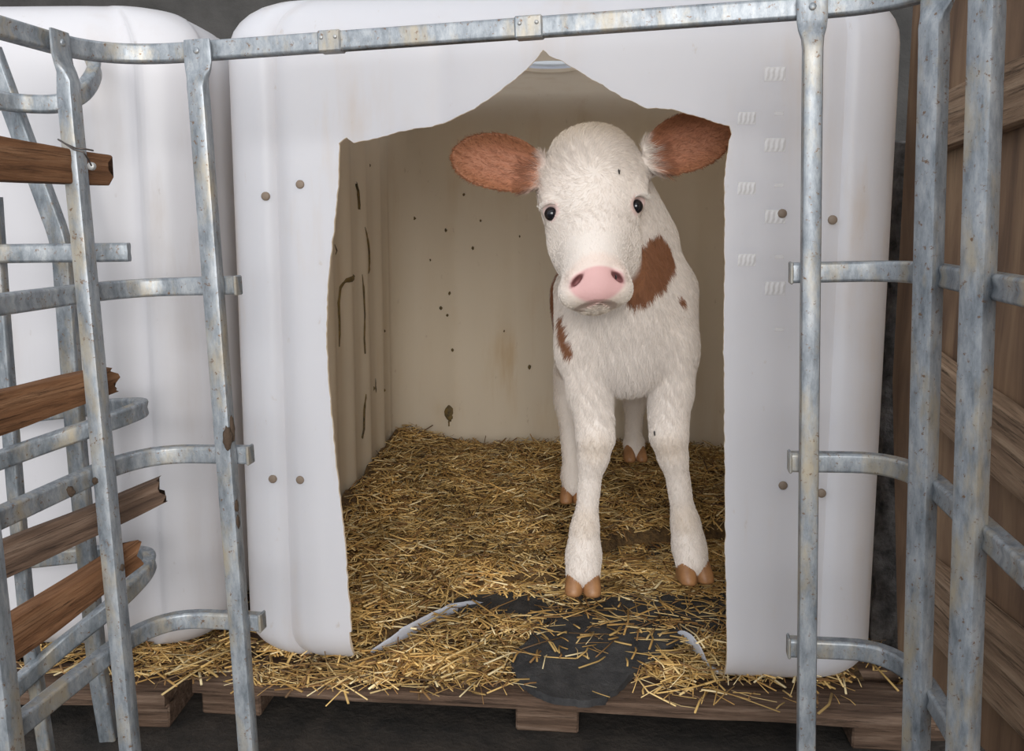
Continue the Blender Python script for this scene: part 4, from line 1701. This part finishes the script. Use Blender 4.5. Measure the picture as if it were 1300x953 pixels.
# no hair on nose pad, nostrils, eyes, mouth
bald = (on_head & (np.sqrt((s_ / 0.047) ** 2 + ((f_ - 0.1395) / 0.028) ** 2) < 1.0) & (n_ > -0.03))
for sg in (-1, 1):
    bald |= (np.sqrt(((s_ - 0.0735 * sg) / 0.016) ** 2 + (f_ / 0.0135) ** 2) < 1.0) & (n_ > -0.05) & on_head
bald |= (np.abs(f_ - 0.165 - 3.3 * s_ * s_) < 0.004) & (np.abs(s_) < 0.036) & (n_ > -0.03)
keep = ~bald
root_p, fn, flow, length, s_, f_ = root_p[keep], fn[keep], flow[keep], length[keep], s_[keep], f_[keep]
K = len(root_p)
clump = np.stack([np.sin(root_p[:, 0] * 310 + root_p[:, 2] * 170), np.sin(root_p[:, 1] * 290 + 1.3), np.sin(root_p[:, 2] * 330 + root_p[:, 0] * 210)], 1)
flow = flow + 0.30 * clump + rs.normal(0, 0.16, (K, 3))
flow -= fn * (flow * fn).sum(1)[:, None]
flow /= np.linalg.norm(flow, axis=1)[:, None] + 1e-6
length = length * rs.uniform(0.6, 1.2, K)
lift = 0.28 + rs.uniform(0, 0.22, K)
pts = np.zeros((K, 4, 3), np.float32)
for j in range(4):
    t = j / 3
    pts[:, j] = root_p - fn * 0.0006 + (flow * t + fn * (lift[:, None] * (t - 0.45 * t * t))) * length[:, None]
rad_ = np.tile(np.array([0.00032, 0.00030, 0.00022, 0.00006], np.float32), (K, 1))
hc = calf_colour(root_p.astype(float), fn)
hc *= np.where(inear[keep][:, None], rs.uniform(0.62, 1.30, (K, 1)) * (1 + 0.18 * np.sin(root_p[:, 2:3] * 520 + root_p[:, 0:1] * 160)), rs.uniform(0.88, 1.12, (K, 1)))
cv = bpy.data.hair_curves.new('coat')
cv.add_curves([4] * K)
cv.attributes['position'].data.foreach_set('vector', pts.ravel())
ra_ = cv.attributes.get('radius') or cv.attributes.new('radius', 'FLOAT', 'POINT')
ra_.data.foreach_set('value', rad_.ravel())
ca = cv.attributes.new('Col', 'FLOAT_COLOR', 'POINT')
cc = np.ones((K, 4, 4), np.float32)
cc[:, :, :3] = np.clip(hc, 0, 1)[:, None, :]
ca.data.foreach_set('color', cc.ravel())
cv.materials.append(M_FUR)
coat = bpy.data.objects.new('coat', cv)
C.objects.link(coat)
child_at(coat, calf)
coat['kind'] = 'stuff'

# white eyelashes
M_LASH = mat_simple('white_lash', (0.85, 0.80, 0.74), 0.5)
r_ = random.Random(2)
for s in (-1, 1):
    bm = bmesh.new()
    for i in range(26):
        t = -1 + 2 * i / 25
        root = Vector(Hc(0.0735 * s + 0.011 * t, -0.0095 + 0.004 * t * t, -0.006 - 0.004 * t * s))
        out = Vector(hs * (0.55 * s + 0.3 * t) + hn * 0.8 - hf * 0.12 * (1 - t * t)).normalized()
        L = r_.uniform(0.010, 0.015)
        tube(bm, [root, root + out * L * 0.5 + Vector(hf) * 0.001, root + out * L + Vector(-hf) * 0.001], 0.0003, 3)
    child_at(link_bm('eyelashes', bm, M_LASH), calf)['kind'] = 'stuff'


# flies
def fly(px, py, Y, label, rot):
    root = empty('fly', at(px, py, Y), rot)
    tag(root, label, 'fly', 'flies on the calf')
    bm = bmesh.new()
    for (y, r, l) in ((-0.0022, 0.0011, 0.0010), (0, 0.0014, 0.0017), (0.0032, 0.0014, 0.0026)):
        g_ = bmesh.ops.create_uvsphere(bm, u_segments=8, v_segments=6, radius=1)
        bmesh.ops.transform(bm, matrix=Matrix.Translation((0, y, 0)) @ Matrix.Diagonal((r, l, r, 1)), verts=g_['verts'])
    link_bm('fly_body', bm, M_FLY, root)
    for s in (-1, 1):
        bm = bmesh.new()
        g_ = bmesh.ops.create_uvsphere(bm, u_segments=8, v_segments=6, radius=1)
        bmesh.ops.transform(bm, matrix=Matrix.Translation((0.0014 * s, 0.0032, 0.0012)) @ Matrix.Rotation(0.35 * -s, 4, 'Z') @ Matrix.Diagonal((0.0011, 0.0034, 0.00025, 1)), verts=g_['verts'])
        link_bm('wing', bm, M_WING, root)


dg = bpy.context.evaluated_depsgraph_get()


def on_body(px, py):
    d = ray(px, py).normalized()
    ok, loc, nr, _ = body.ray_cast(Vector((0, 0, CZ)) - Vector(calf.location) + Vector(calf.location), d)
    return loc if ok else None


for px, py, lb in ((786, 219, 'tiny black fly sitting on the calf\'s forehead'), (831, 551, 'tiny black fly on the calf\'s foreleg knee at right'), (782, 352, 'tiny black fly at the edge of the calf\'s nostril')):
    loc = on_body(px, py)
    if loc is None: continue
    fly(px, py, loc.y - 0.004, lb, (math.radians(70), 0.3, 0.9))
